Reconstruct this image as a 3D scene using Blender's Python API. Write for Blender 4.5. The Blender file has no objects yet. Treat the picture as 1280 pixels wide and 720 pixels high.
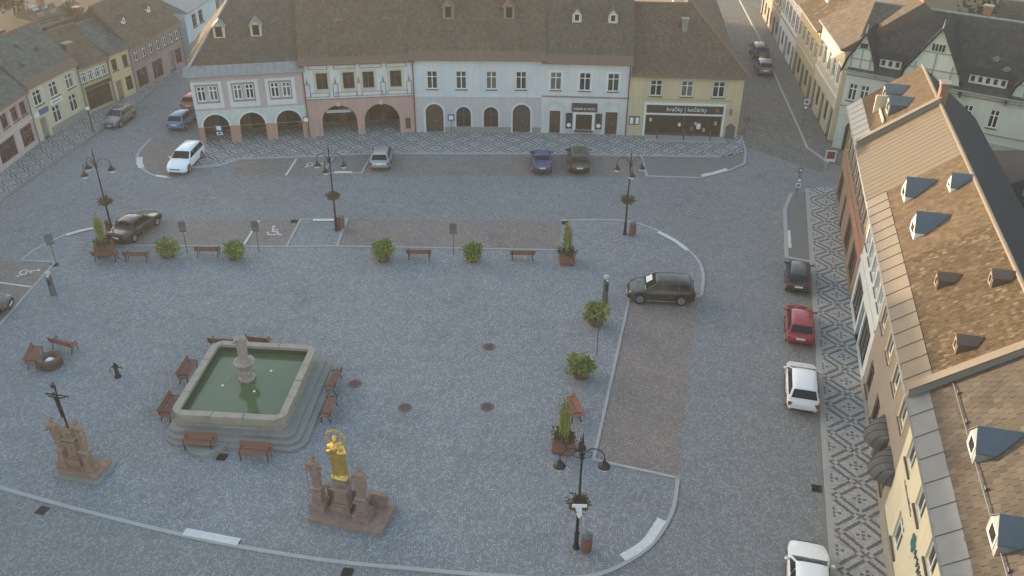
import bpy, bmesh, math, random
from mathutils import Vector, Matrix
from mathutils.geometry import tessellate_polygon
R = math.radians
rng = random.Random(7)
sc = bpy.context.scene
col = sc.collection

# ------------------------------------------------------------------ camera
PITCH, ROLL = 0.554843, 0.010495
cd = bpy.data.cameras.new('camera'); cam = bpy.data.objects.new('camera', cd); col.objects.link(cam)
fw = Vector((0, math.cos(PITCH), -math.sin(PITCH))); up = Vector((0, math.sin(PITCH), math.cos(PITCH))); rt = Vector((1, 0, 0))
r2 = rt * math.cos(ROLL) + up * math.sin(ROLL); u2 = up * math.cos(ROLL) - rt * math.sin(ROLL)
m = Matrix((r2, u2, -fw)).transposed().to_4x4(); m.translation = Vector((0, 0, 31.676)); cam.matrix_world = m
cd.sensor_width = 36; cd.lens = 1124.98 / 1280 * 36; cd.clip_end = 3000; cd.clip_start = 0.5
sc.camera = cam

# ------------------------------------------------------------------ sky, sun, exposure
SUN_TO = Vector((-0.86, 0.51, 0)).normalized(); ELEV = R(5.5)
w = bpy.data.worlds.new('World'); sc.world = w; w.use_nodes = True
nt = w.node_tree; bg = nt.nodes['Background']; sky = nt.nodes.new('ShaderNodeTexSky')
sky.sky_type = 'NISHITA'; sky.sun_disc = False; sky.sun_elevation = ELEV
sky.sun_rotation = math.atan2(SUN_TO.x, SUN_TO.y); sky.air_density = 1.0; sky.dust_density = 2.0; sky.ozone_density = 1.0
nt.links.new(sky.outputs[0], bg.inputs[0]); bg.inputs[1].default_value = 0.15
sl = bpy.data.lights.new('sun', 'SUN'); so = bpy.data.objects.new('sun', sl); col.objects.link(so)
sl.energy = 2.0; sl.angle = R(0.6); sl.color = (1.0, 0.80, 0.55)
sd = Vector((SUN_TO.x * math.cos(ELEV), SUN_TO.y * math.cos(ELEV), math.sin(ELEV)))
so.rotation_euler = sd.to_track_quat('Z', 'Y').to_euler()
sc.view_settings.view_transform = 'Standard'; sc.view_settings.look = 'None'; sc.view_settings.gamma = 1
sc.view_settings.exposure = 2.38
sc.cycles.use_denoising = True
sc.cycles.max_bounces = 6; sc.cycles.volume_bounces = 1

# ------------------------------------------------------------------ node helpers
class X:
    def __init__(s, nt, so): s.nt = nt; s.s = so
    def op(s, o, b=None, c=None):
        n = s.nt.nodes.new('ShaderNodeMath'); n.operation = o
        for i, q in enumerate((s, b, c)):
            if q is None: continue
            if isinstance(q, X): s.nt.links.new(q.s, n.inputs[i])
            else: n.inputs[i].default_value = q
        return X(s.nt, n.outputs[0])
    def __add__(s, b): return s.op('ADD', b)
    def __sub__(s, b): return s.op('SUBTRACT', b)
    def __mul__(s, b): return s.op('MULTIPLY', b)
    def __truediv__(s, b): return s.op('DIVIDE', b)
    def lt(s, b): return s.op('LESS_THAN', b)
    def gt(s, b): return s.op('GREATER_THAN', b)
    def mn(s, b): return s.op('MINIMUM', b)
    def mx(s, b): return s.op('MAXIMUM', b)
    def ab(s): return s.op('ABSOLUTE')
    def fr(s): return s.op('FRACT')
    def fl(s): return s.op('FLOOR')
    def sq(s): return s.op('SQRT')
def newmat(name):
    m = bpy.data.materials.new(name); m.use_nodes = True
    return m, m.node_tree, m.node_tree.nodes['Principled BSDF']
def c4(c): return (c[0], c[1], c[2], 1)
def mixc(nt, f, a, b, blend='MIX'):
    n = nt.nodes.new('ShaderNodeMix'); n.data_type = 'RGBA'; n.blend_type = blend
    for sock, q in ((n.inputs[0], f), (n.inputs[6], a), (n.inputs[7], b)):
        if isinstance(q, X): nt.links.new(q.s, sock)
        elif hasattr(q, 'is_linked'): nt.links.new(q, sock)
        elif isinstance(q, (int, float)): sock.default_value = q
        else: sock.default_value = c4(q)
    return n.outputs[2]
def noise(nt, vec, scale, detail=4, rough=.6, out=0):
    n = nt.nodes.new('ShaderNodeTexNoise'); n.inputs['Scale'].default_value = scale
    n.inputs['Detail'].default_value = detail; n.inputs['Roughness'].default_value = rough
    if vec is not None: nt.links.new(vec, n.inputs['Vector'])
    return X(nt, n.outputs[out])
def objvec(nt):
    return nt.nodes.new('ShaderNodeTexCoord').outputs['Object']
def geovec(nt):
    return nt.nodes.new('ShaderNodeNewGeometry').outputs['Position']
def bump(nt, b, h, strength, dist):
    n = nt.nodes.new('ShaderNodeBump'); n.inputs['Strength'].default_value = strength; n.inputs['Distance'].default_value = dist
    nt.links.new(h.s, n.inputs['Height']); nt.links.new(n.outputs[0], b.inputs['Normal'])
MATS = {}
def M(name, c, rough=.8, var=.18, vscale=1.6, fine=.0, fscale=40, bmp=0.0, bscale=30, metal=0, spec=.4, attr=False, streak=0.0):
    """plain coloured surface with blotchy wear and optional fine grain"""
    m, nt, b = newmat(name); v = geovec(nt)
    n1 = noise(nt, v, vscale, 5, .65)
    f = (n1 - .5) * (2 * var) + 1.0
    if fine: f = f * ((noise(nt, v, fscale, 2) - .5) * (2 * fine) + 1.0)
    if streak:
        mp = nt.nodes.new('ShaderNodeMapping'); mp.inputs['Scale'].default_value = (1, 1, .12); nt.links.new(v, mp.inputs[0])
        f = f * ((noise(nt, mp.outputs[0], 3.2, 4) - .5) * (2 * streak) + 1.0)
    if attr:
        a = nt.nodes.new('ShaderNodeAttribute'); a.attribute_name = 'Col'; base = a.outputs['Color']
    else: base = c
    cc = nt.nodes.new('ShaderNodeCombineColor')
    for i in range(3): nt.links.new(f.s, cc.inputs[i])
    nt.links.new(mixc(nt, 1.0, base, cc.outputs[0], 'MULTIPLY'), b.inputs['Base Color'])
    b.inputs['Roughness'].default_value = rough; b.inputs['Metallic'].default_value = metal
    b.inputs['Specular IOR Level'].default_value = spec
    if bmp: bump(nt, b, noise(nt, v, bscale, 3), bmp, .02)
    MATS[name] = m; return m
def cobble(name, c1, c2, joint, scale=8.2, arcs=True, big=.16):
    m, nt, b = newmat(name); v = geovec(nt)
    s = nt.nodes.new('ShaderNodeSeparateXYZ'); nt.links.new(v, s.inputs[0]); x = X(nt, s.outputs[0]); y = X(nt, s.outputs[1])
    wob = (noise(nt, v, .35, 2) - .5) * .8
    if arcs:
        W_ = 1.7; k = (x + wob) / W_; u = (k.fr() - .5) * W_
        yy = y + (u * u * -1.0 + 1.7).sq() * 1.0 + wob; xx = u * 1.12 + k.fl() * 5.37
    else: yy = y; xx = x
    cb = nt.nodes.new('ShaderNodeCombineXYZ'); nt.links.new(xx.s, cb.inputs[0]); nt.links.new(yy.s, cb.inputs[1])
    vo = nt.nodes.new('ShaderNodeTexVoronoi'); vo.voronoi_dimensions = '2D'; vo.inputs['Scale'].default_value = scale; vo.inputs['Randomness'].default_value = .5
    nt.links.new(cb.outputs[0], vo.inputs['Vector'])
    ve = nt.nodes.new('ShaderNodeTexVoronoi'); ve.voronoi_dimensions = '2D'; ve.feature = 'DISTANCE_TO_EDGE'; ve.inputs['Scale'].default_value = scale; ve.inputs['Randomness'].default_value = .5
    nt.links.new(cb.outputs[0], ve.inputs['Vector'])
    sr = nt.nodes.new('ShaderNodeSeparateColor'); nt.links.new(vo.outputs['Color'], sr.inputs[0])
    rnd = X(nt, sr.outputs[0]); rnd = rnd * rnd
    e = X(nt, ve.outputs['Distance']); jn = e.lt(.075)
    f = (noise(nt, v, .12, 4) - .5) * (2 * big) + 1.0
    f = f * ((noise(nt, v, 1.1, 4) - .5) * .34 + 1.0)
    st = ((noise(nt, v, .27, 6, .7) - .56) * 7.0).mx(0.0).mn(1.0)          # worn, oily patches
    sp = ((noise(nt, v, 2.3, 3, .6) - .66) * 12.0).mx(0.0).mn(1.0)         # small spills
    f = f * (st * -.17 + 1.0) * (sp * -.22 + 1.0)
    c = mixc(nt, rnd, c1, c2)
    c = mixc(nt, jn, c, joint)
    cc = nt.nodes.new('ShaderNodeCombineColor')
    for i in range(3): nt.links.new(f.s, cc.inputs[i])
    c = mixc(nt, 1.0, c, cc.outputs[0], 'MULTIPLY')
    nt.links.new(c, b.inputs['Base Color']); b.inputs['Roughness'].default_value = .72
    b.inputs['Specular IOR Level'].default_value = .35
    h = (e * 6.0).mn(1.0) + rnd * .35
    bump(nt, b, h, .8, .02)
    MATS[name] = m; return m
def mosaic(name, ang, ox, oy, a, bb, light, dark):
    """small-stone pavement set in a lattice of dark bands round pale diamonds"""
    m, nt, b = newmat(name); v = geovec(nt)
    mp = nt.nodes.new('ShaderNodeMapping'); mp.vector_type = 'TEXTURE'; mp.inputs['Location'].default_value = (ox, oy, 0); mp.inputs['Rotation'].default_value = (0, 0, ang)
    nt.links.new(v, mp.inputs[0])
    wn = nt.nodes.new('ShaderNodeTexNoise'); wn.inputs['Scale'].default_value = 9; nt.links.new(v, wn.inputs['Vector'])
    s = nt.nodes.new('ShaderNodeSeparateXYZ'); nt.links.new(mp.outputs[0], s.inputs[0]); x = X(nt, s.outputs[0]); y = X(nt, s.outputs[1])
    jit = (X(nt, wn.outputs[0]) - .5) * .07
    p = ((x / a) + (y / bb) + jit).fr(); q = ((x / a) - (y / bb) - jit).fr()
    ds = (p - .5).ab(); dt = (q - .5).ab()           # .5 on the band centre lines
    bs = ds.gt(.33); bt = dt.gt(.33)
    inner_s = ds.gt(.43); inner_t = dt.gt(.43)
    dark_s = bs - bs * inner_s; dark_t = bt - bt * inner_t
    both = bs * bt
    d = (dark_s * (bt * -1 + 1)).mx(dark_t * (bs * -1 + 1))
    crs = both * ((ds.gt(.465)).mx(dt.gt(.465)))
    # five dark dots in the middle of each diamond
    px = (p - .5); qx = (q - .5)
    gx = (px + qx) ; gy = (px - qx)
    dot = None
    for cx, cy in ((0, 0), (.2, 0), (-.2, 0), (0, .2), (0, -.2)):
        r = (((gx - cx) * (gx - cx)) + ((gy - cy) * (gy - cy))).lt(.0052)
        dot = r if dot is None else dot.mx(r)
    d = d.mx(crs).mx(dot)
    vo = nt.nodes.new('ShaderNodeTexVoronoi'); vo.voronoi_dimensions = '2D'; vo.inputs['Scale'].default_value = 13; nt.links.new(v, vo.inputs['Vector'])
    ve = nt.nodes.new('ShaderNodeTexVoronoi'); ve.voronoi_dimensions = '2D'; ve.feature = 'DISTANCE_TO_EDGE'; ve.inputs['Scale'].default_value = 13; nt.links.new(v, ve.inputs['Vector'])
    sr = nt.nodes.new('ShaderNodeSeparateColor'); nt.links.new(vo.outputs['Color'], sr.inputs[0])
    f = X(nt, sr.outputs[0]) * .4 + .8
    f = f * (X(nt, ve.outputs['Distance']).gt(.05) * .4 + .6) * ((noise(nt, v, .8, 4) - .5) * .5 + 1.0)
    cc = nt.nodes.new('ShaderNodeCombineColor')
    for i in range(3): nt.links.new(f.s, cc.inputs[i])
    c = mixc(nt, 1.0, mixc(nt, d, light, dark), cc.outputs[0], 'MULTIPLY')
    nt.links.new(c, b.inputs['Base Color']); b.inputs['Roughness'].default_value = .8; b.inputs['Specular IOR Level'].default_value = .3
    bump(nt, b, (X(nt, ve.outputs['Distance']) * 8.0).mn(1.0), .5, .01)
    MATS[name] = m; return m

# ------------------------------------------------------------------ mesh helpers
class MB:
    def __init__(s): s.v = []; s.f = []; s.c = []
    def add(s, vs, fs, c=None):
        o = len(s.v); s.v += [tuple(p) for p in vs]
        for f in fs: s.f.append(tuple(i + o for i in f)); s.c.append(c)
        return s
    def box(s, x0, x1, y0, y1, z0, z1, c=None):
        return s.add([(x0, y0, z0), (x1, y0, z0), (x1, y1, z0), (x0, y1, z0), (x0, y0, z1), (x1, y0, z1), (x1, y1, z1), (x0, y1, z1)],
              [(3, 2, 1, 0), (4, 5, 6, 7), (0, 1, 5, 4), (1, 2, 6, 5), (2, 3, 7, 6), (3, 0, 4, 7)], c)
    def boxm(s, mat, sx, sy, sz, c=None):
        vs = [mat @ Vector((x * sx / 2, y * sy / 2, z * sz / 2)) for z in (-1, 1) for x, y in ((-1, -1), (1, -1), (1, 1), (-1, 1))]
        return s.add(vs, [(3, 2, 1, 0), (4, 5, 6, 7), (0, 1, 5, 4), (1, 2, 6, 5), (2, 3, 7, 6), (3, 0, 4, 7)], c)
    def beam(s, a, b, wx, wz, c=None, up=Vector((0, 0, 1))):
        a = Vector(a); b = Vector(b); d = (b - a); L = d.length; d.normalize()
        sde = d.cross(up)
        if sde.length < 1e-4: sde = Vector((1, 0, 0))
        sde.normalize(); u = sde.cross(d)
        mt = Matrix((d, sde, u)).transposed().to_4x4(); mt.translation = (a + b) / 2
        return s.boxm(mt, L, wx, wz, c)
    def prism(s, pts, z0, z1, c=None):
        n = len(pts); vs = [(p[0], p[1], z0) for p in pts] + [(p[0], p[1], z1) for p in pts]
        tr = tessellate_polygon([[Vector((p[0], p[1], 0)) for p in pts]])
        fs = [tuple(t) for t in tr] + [tuple(i + n for i in t) for t in tr] + [(i, (i + 1) % n, n + (i + 1) % n, n + i) for i in range(n)]
        return s.add(vs, fs, c)
    def vprism(s, pts, y0, y1, c=None):
        """polygon in x-z extruded along y"""
        n = len(pts); vs = [(p[0], y0, p[1]) for p in pts] + [(p[0], y1, p[1]) for p in pts]
        tr = tessellate_polygon([[Vector((p[0], p[1], 0)) for p in pts]])
        fs = [tuple(t) for t in tr] + [tuple(i + n for i in t) for t in tr] + [(i, (i + 1) % n, n + (i + 1) % n, n + i) for i in range(n)]
        return s.add(vs, fs, c)
    def sheet(s, pts, z, c=None):
        tr = tessellate_polygon([[Vector((p[0], p[1], 0)) for p in pts]])
        return s.add([(p[0], p[1], z) for p in pts], [tuple(t) for t in tr], c)
    def tube(s, path, r, n=8, c=None):
        path = [Vector(p) for p in path]; rs = r if isinstance(r, (list, tuple)) else [r] * len(path)
        vs = []; prev = None
        for i, p in enumerate(path):
            d = (path[min(i + 1, len(path) - 1)] - path[max(i - 1, 0)]).normalized()
            ref = Vector((0, 0, 1)) if abs(d.z) < .95 else Vector((0, 1, 0))
            if prev is None: sx = d.cross(ref).normalized()
            else: sx = (prev - d * prev.dot(d)).normalized()
            prev = sx; sy = d.cross(sx)
            for k in range(n):
                a = 2 * math.pi * k / n; vs.append(p + (sx * math.cos(a) + sy * math.sin(a)) * rs[i])
        fs = []
        for i in range(len(path) - 1):
            for k in range(n):
                k2 = (k + 1) % n; fs.append((i * n + k, i * n + k2, (i + 1) * n + k2, (i + 1) * n + k))
        fs.append(tuple(range(n))[::-1]); fs.append(tuple(range((len(path) - 1) * n, len(path) * n)))
        return s.add(vs, fs, c)
    def lathe(s, prof, n=16, at=(0, 0, 0), c=None, sx=1, sy=1, off=0, wav=0, nw=7):
        vs = []
        for r, z in prof:
            for k in range(n):
                a = 2 * math.pi * (k + off) / n; rr = r * (1 + wav * math.sin(nw * a + z * 1.3))
                vs.append((at[0] + rr * math.cos(a) * sx, at[1] + rr * math.sin(a) * sy, at[2] + z))
        fs = []
        for i in range(len(prof) - 1):
            for k in range(n):
                k2 = (k + 1) % n; fs.append((i * n + k, i * n + k2, (i + 1) * n + k2, (i + 1) * n + k))
        fs.append(tuple(range(n))[::-1]); fs.append(tuple(range((len(prof) - 1) * n, len(prof) * n)))
        return s.add(vs, fs, c)
    def ell(s, ce, ra, n=10, c=None):
        prof = [(math.sin(math.pi * i / n) + 1e-4, -math.cos(math.pi * i / n)) for i in range(n + 1)]
        vs = []; N = n + 2
        for r, z in prof:
            for k in range(N):
                a = 2 * math.pi * k / N; vs.append((ce[0] + ra[0] * r * math.cos(a), ce[1] + ra[1] * r * math.sin(a), ce[2] + ra[2] * z))
        fs = [(i * N + k, i * N + (k + 1) % N, (i + 1) * N + (k + 1) % N, (i + 1) * N + k) for i in range(n) for k in range(N)]
        return s.add(vs, fs, c)
    def strip(s, pts, wd, z0, z1, closed=False):
        P = [Vector((p[0], p[1], 0)) for p in pts]; n = len(P); vs = []
        for i in range(n):
            a = P[(i - 1) % n] if (closed or i > 0) else None; b = P[(i + 1) % n] if (closed or i < n - 1) else None
            d1 = (P[i] - a).normalized() if a is not None else None; d2 = (b - P[i]).normalized() if b is not None else None
            if d1 is None: d1 = d2
            if d2 is None: d2 = d1
            n1 = Vector((-d1.y, d1.x, 0)); n2 = Vector((-d2.y, d2.x, 0)); nn = (n1 + n2)
            nn = nn.normalized() if nn.length > 1e-3 else n1
            k = wd / 2 / max(.35, nn.dot(n1))
            for sd_, z in ((1, z0), (-1, z0), (-1, z1), (1, z1)): vs.append((P[i].x + nn.x * k * sd_, P[i].y + nn.y * k * sd_, z))
        fs = []
        for i in range(n if closed else n - 1):
            j = (i + 1) % n
            for k in range(4): fs.append((i * 4 + k, i * 4 + (k + 1) % 4, j * 4 + (k + 1) % 4, j * 4 + k))
        if not closed: fs += [(0, 1, 2, 3), tuple((n - 1) * 4 + k for k in (3, 2, 1, 0))]
        return s.add(vs, fs)
    def build(s, name, mat, parent=None, smooth=False, loc=None, rz=None):
        me = bpy.data.meshes.new(name); me.from_pydata(s.v, [], s.f); me.update()
        if any(c is not None for c in s.c):
            at = me.color_attributes.new('Col', 'FLOAT_COLOR', 'CORNER'); data = []
            for p, c in zip(me.polygons, s.c):
                c = c or (.5, .5, .5)
                data += [c[0], c[1], c[2], 1.0] * p.loop_total
            at.data.foreach_set('color', data)
        if smooth: me.polygons.foreach_set('use_smooth', [True] * len(me.polygons))
        me.materials.append(MATS[mat] if isinstance(mat, str) else mat)
        o = bpy.data.objects.new(name, me); col.objects.link(o)
        if parent is not None: o.parent = parent
        if loc is not None: o.location = loc
        if rz is not None: o.rotation_euler.z = rz
        return o
def tag(o, label, cat, group=None):
    o['label'] = label; o['category'] = cat
    if group: o['group'] = group
    return o
def struct(o): o['kind'] = 'structure'; return o
def stuff(o): o['kind'] = 'stuff'; return o
def E(name, loc, rz=0, label=None, cat=None, group=None):
    o = bpy.data.objects.new(name, None); o.empty_display_size = .3; col.objects.link(o)
    o.location = (loc[0], loc[1], loc[2] if len(loc) > 2 else 0); o.rotation_euler.z = rz
    if label: tag(o, label, cat, group)
    return o
KIDS = {}
def copy_tree(o, parent=None):
    c = o.copy(); col.objects.link(c); c.parent = parent
    for ch in list(o.children): copy_tree(ch, c)
    return c
def put(proto, loc, rz, label, group=None):
    c = copy_tree(proto); c.location = (loc[0], loc[1], loc[2] if len(loc) > 2 else 0); c.rotation_euler.z = rz; c['label'] = label
    if group: c['group'] = group
    return c
def circ(cx, cy, r, n=20, a0=0, a1=2 * math.pi):
    return [(cx + r * math.cos(a0 + (a1 - a0) * i / n), cy + r * math.sin(a0 + (a1 - a0) * i / n)) for i in range(n if abs(a1 - a0 - 2 * math.pi) < 1e-6 else n + 1)]
def smoothpath(pts, k=6):
    P = [Vector((p[0], p[1], 0)) for p in pts]; out = []
    for i in range(len(P) - 1):
        a, b, c, d = P[max(i - 1, 0)], P[i], P[i + 1], P[min(i + 2, len(P) - 1)]
        for j in range(k):
            t = j / k
            q = .5 * ((2 * b) + (c - a) * t + (2 * a - 5 * b + 4 * c - d) * t * t + (3 * b - a - 3 * c + d) * t ** 3)
            out.append((q.x, q.y))
    out.append((P[-1].x, P[-1].y)); return out

# ------------------------------------------------------------------ materials
cobble('cobble_square', (.228, .238, .25), (.385, .40, .418), (.115, .118, .122), 9.2)
cobble('cobble_road', (.212, .218, .225), (.345, .352, .36), (.11, .11, .112), 9.2)
cobble('cobble_parking', (.235, .195, .175), (.36, .30, .272), (.11, .094, .085), 9.2)
cobble('cobble_street', (.165, .15, .135), (.31, .285, .255), (.065, .058, .052))
mosaic('mosaic_right', R(-13.6), 18.95, 40.0, 2.5, 2.4, (.40, .395, .385), (.15, .147, .142))
mosaic('mosaic_back', R(0), 0.0, 75.4, 2.3, 2.1, (.37, .37, .365), (.13, .13, .13))
mosaic('mosaic_left', R(-13), -40, 70, 2.2, 1.5, (.33, .33, .325), (.12, .12, .12))
M('earth', (.042, .037, .022), .95, .35, .08, .25, 3)
M('asphalt', (.17, .168, .163), .85, .14, .9, .18, 30)
M('granite', (.36, .35, .335), .75, .18, 2.5, .15, 60)
M('granite_dark', (.20, .195, .185), .8, .2, 2.5, .15, 60)
M('white_paint', (.60, .59, .57), .7, .3, 5, .2, 30)
M('iron', (.014, .014, .015), .6, .3, 8)
M('rust_iron', (.16, .10, .085), .8, .25, 6, .15, 50)
M('lamp_black', (.022, .023, .026), .4, .2, 6, metal=.3)
M('lamp_globe', (.75, .74, .70), .3, .05)
M('wood', (.25, .105, .07), .65, .25, 3, .12, 30)
M('wood_dark', (.10, .055, .045), .7, .25, 3)
M('sandstone', (.36, .30, .24), .9, .32, 3, .2, 25, .5, 20)
M('algae', (.05, .06, .045), .8, .4, 2)
M('fountain_stone', (.36, .30, .235), .9, .34, 2.2, .2, 22, .5, 16)
M('step_stone', (.25, .24, .215), .9, .28, 1.8, .2, 22, .4, 16)
M('statue_red', (.275, .18, .145), .9, .55, 3.5, .22, 22, .6, 16)
M('statue_brown', (.30, .18, .125), .9, .55, 3.5, .22, 22, .6, 16)
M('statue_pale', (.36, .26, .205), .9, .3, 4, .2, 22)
M('pillar_stone', (.36, .285, .24), .9, .35, 5, .2, 30, .6, 20)
M('gold', (.72, .47, .13), .42, .3, 5, .15, 25, .6, 14, metal=.85)
M('dark_bronze', (.009, .01, .013), .5, .2, 8)
M('leaf', (.1, .1, .05), .65, .15, 5, attr=True, spec=.3)
M('soil', (.05, .035, .025), .95)
M('pot', (.20, .10, .065), .8, .25, 4)
M('tile', (.2, .15, .1), .88, .24, .6, .16, 9, attr=True, spec=.2, streak=.14)
M('slab', (.10, .08, .065), .9, .2, 2)
M('glass', (.012, .013, .015), .1, .05, spec=.4)
M('glass_warm', (.03, .026, .022), .14, .5, 1.3, spec=.35)
M('frame_white', (.74, .74, .72), .5, .06)
M('frame_brown', (.10, .05, .035), .55, .15)
M('door_brown', (.065, .042, .03), .55, .2, 3)
M('tin', (.27, .265, .26), .55, .3, 3.0, .15, 12, metal=.2)
M('tin_tan', (.165, .135, .105), .55, .16, 1.8, .1, 10)
M('tin_grey', (.13, .145, .165), .55, .18, 1.8, .08, 12, metal=.1)
M('roof_brown', (.15, .095, .068), .7, .2, 2.2, .1, 12)
M('tin_roof', (.125, .098, .066), .55, .12, 1.2, .06, 14)
M('slate_blue', (.085, .11, .135), .5, .15, 2.5)
M('slate_dark', (.026, .029, .034), .9, .25, 1.2, .15, 12, spec=.15)  # real slate, and painted shade on the back slopes of the right-hand row
M('copper_red', (.20, .095, .06), .6, .2, 3)
M('rust_tin', (.115, .075, .056), .8, .25, 3)
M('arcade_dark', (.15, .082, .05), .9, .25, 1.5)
M('chimney_brick', (.22, .11, .075), .9, .25, 4, .2, 25)
M('plinth', (.27, .25, .225), .9, .22, 2.2, .15, 14, .4, 12)
M('plate', (.78, .78, .76), .4, .03)
M('rubber', (.018, .018, .019), .8, .1)
M('rim', (.42, .43, .44), .35, .1, metal=.8)
M('headlight', (.42, .43, .44), .2, .1)
M('taillight', (.30, .02, .02), .25, .03)
M('car_glass', (.008, .009, .011), .1, .03, spec=.3)
M('sign_blue', (.045, .10, .26), .4, .04)
M('sign_red', (.30, .045, .05), .4, .04)
M('sign_grey', (.13, .13, .13), .5, .15, metal=.2)
M('sign_dark', (.045, .036, .034), .5, .15)
M('poster', (.03, .035, .045), .4, .3, 4)
M('teal', (.02, .13, .14), .5, .1)
M('foam', (.8, .82, .8), .5, .05)
M('awning', (.085, .085, .09), .85, .25, 3)
def plaster(name, c, streak=.15): return M(name, c, .9, .14, .6, .07, 18, .25, 12, streak=streak)
plaster('p_pink', (.50, .375, .365)); plaster('p_rose', (.50, .295, .255)); plaster('p_orange', (.47, .25, .185))
plaster('p_white', (.64, .615, .60)); plaster('p_bluewhite', (.61, .60, .61)); plaster('p_lilac', (.50, .455, .46))
plaster('p_yellow', (.58, .46, .275)); plaster('p_cream', (.56, .48, .34)); plaster('p_lightblue', (.42, .51, .56))
plaster('p_skyblue', (.50, .565, .60)); plaster('p_tan', (.245, .218, .19)); plaster('p_brown', (.21, .155, .115)); plaster('p_brick', (.33, .145, .10))
plaster('p_mint', (.53, .54, .455)); plaster('p_greyblue', (.52, .55, .57)); plaster('p_timber', (.27, .275, .235)); plaster('p_ochre', (.43, .355, .225)); plaster('p_mauve', (.30, .21, .21))
plaster('p_pale', (.56, .53, .41)); plaster('p_greenwhite', (.56, .555, .52))
def paint(name, c, metal=.0, rough=.25):
    m, nt, b = newmat(name); b.inputs['Base Color'].default_value = c4(c); b.inputs['Roughness'].default_value = rough; b.inputs['Metallic'].default_value = metal
    b.inputs['Coat Weight'].default_value = .6; b.inputs['Coat Roughness'].default_value = .06
    v = geovec(nt); n = noise(nt, v, 3, 4); r = n * .12 + (rough - .05); nt.links.new(r.s, b.inputs['Roughness'])
    MATS[name] = m
paint('car_white', (.80, .80, .80)); paint('car_black', (.018, .017, .018)); paint('car_silver', (.42, .43, .45), .6, .32); paint('car_blue', (.045, .06, .16), .3)
paint('car_brown', (.042, .034, .03), .3); paint('car_olive', (.05, .043, .032), .3); paint('car_red', (.33, .018, .022)); paint('car_skyblue', (.09, .2, .36)); paint('car_orange', (.42, .09, .03)); paint('car_grey', (.17, .17, .165), .4)
m_, nt_, b_ = newmat('pool'); b_.inputs['Base Color'].default_value = (.085, .125, .055, 1); b_.inputs['Roughness'].default_value = .07
nn_ = noise(nt_, geovec(nt_), 2.2, 3); bump(nt_, b_, nn_, .12, .05); MATS['pool'] = m_
m_, nt_, b_ = newmat('jet'); b_.inputs['Base Color'].default_value = (.8, .85, .85, 1); b_.inputs['Roughness'].default_value = .1; b_.inputs['Transmission Weight'].default_value = .7; MATS['jet'] = m_

# ------------------------------------------------------------------ ground, paving, kerbs
def RW(Y): return 17.06 + (Y - 28.47) * .2388          # line of the right-hand house fronts
def RK(Y): return 14.43 + (Y - 27.43) * .2433          # line of the right-hand kerb
struct(MB().sheet([(-900, -600), (900, -600), (900, 1400), (-900, 1400)], 0).build('ground', 'earth'))
struct(MB().sheet([(-48, -20), (60, -20), (60, 70), (48, 140), (-34, 140), (-42, 78), (-48, 60)], .004).build('road', 'cobble_road'))
struct(MB().sheet([(20.6, 76), (26.2, 70), (28.6, 77), (33.5, 135), (25.5, 135)], .008).build('side_street', 'cobble_street'))
front = [(-40, 37.2), (-30, 33.8), (-24.9, 32.07), (-19.55, 30.41), (-13.79, 28.85), (-8.47, 27.81), (-4.13, 27.32), (.13, 26.95), (2.2, 26.9)]
curveR = [(2.2, 26.9), (3.84, 27.11), (5.14, 27.76), (6.55, 28.94), (7.76, 30.95), (8.37, 33.23)]
curveT = [(3.6, 60.9), (8.3, 60.95), (10.72, 59.49), (12.19, 57.43), (13.08, 55.12), (13.09, 52.93), (12.5, 50.3)]
curveL = [(-34.19, 54.02), (-33.85, 55.61), (-32.74, 57.66), (-31.03, 58.94), (-29.3, 59.9)]
sq = smoothpath(front + curveR[1:], 4) + [(4.26, 34.5), (7.8, 50.35)] + smoothpath(curveT, 4)[::-1] + [(3.5, 56.3), (-12.62, 56.5), (-12.57, 60.75), (-16.05, 60.6), (-16.22, 56.35), (-29.3, 56.3)] + smoothpath(curveL, 4)[::-1] + [(-31.7, 53.85), (-31.85, 40), (-38, 40)]
struct(MB().sheet(sq, .008).build('square_paving', 'cobble_square'))
pk = MB().sheet([(4.3, 34.48), (8.35, 33.25), (12.3, 50.25), (7.83, 50.35)], .012).build('parking_bay', 'cobble_parking'); struct(pk)
struct(MB().sheet([(-12.6, 56.52), (3.5, 56.32), (3.55, 60.8), (-12.55, 60.72)], .012).build('parking_bay', 'cobble_parking'))
struct(MB().sheet([(-29.3, 56.32), (-16.24, 56.37), (-16.07, 60.55), (-29.2, 60.2)], .012).build('parking_bay', 'cobble_parking'))
struct(MB().sheet([(-38.2, 39), (-31.87, 39), (-31.72, 53.83), (-37.6, 54.05)], .012).build('parking_bay', 'cobble_parking'))
struct(MB().sheet([(-23.4, 68.4), (11.0, 69.0), (11.05, 73.2), (-23.5, 71.7)], .012).build('parking_bay', 'cobble_parking'))
struct(MB().sheet([(-28.2, 67.8), (-30, 68.35), (-31.8, 70.5), (-32.6, 73), (-32.6, 76), (-27.9, 74.5), (-26.6, 70.2)], .014).build('corner_paving', 'cobble_parking'))
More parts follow.
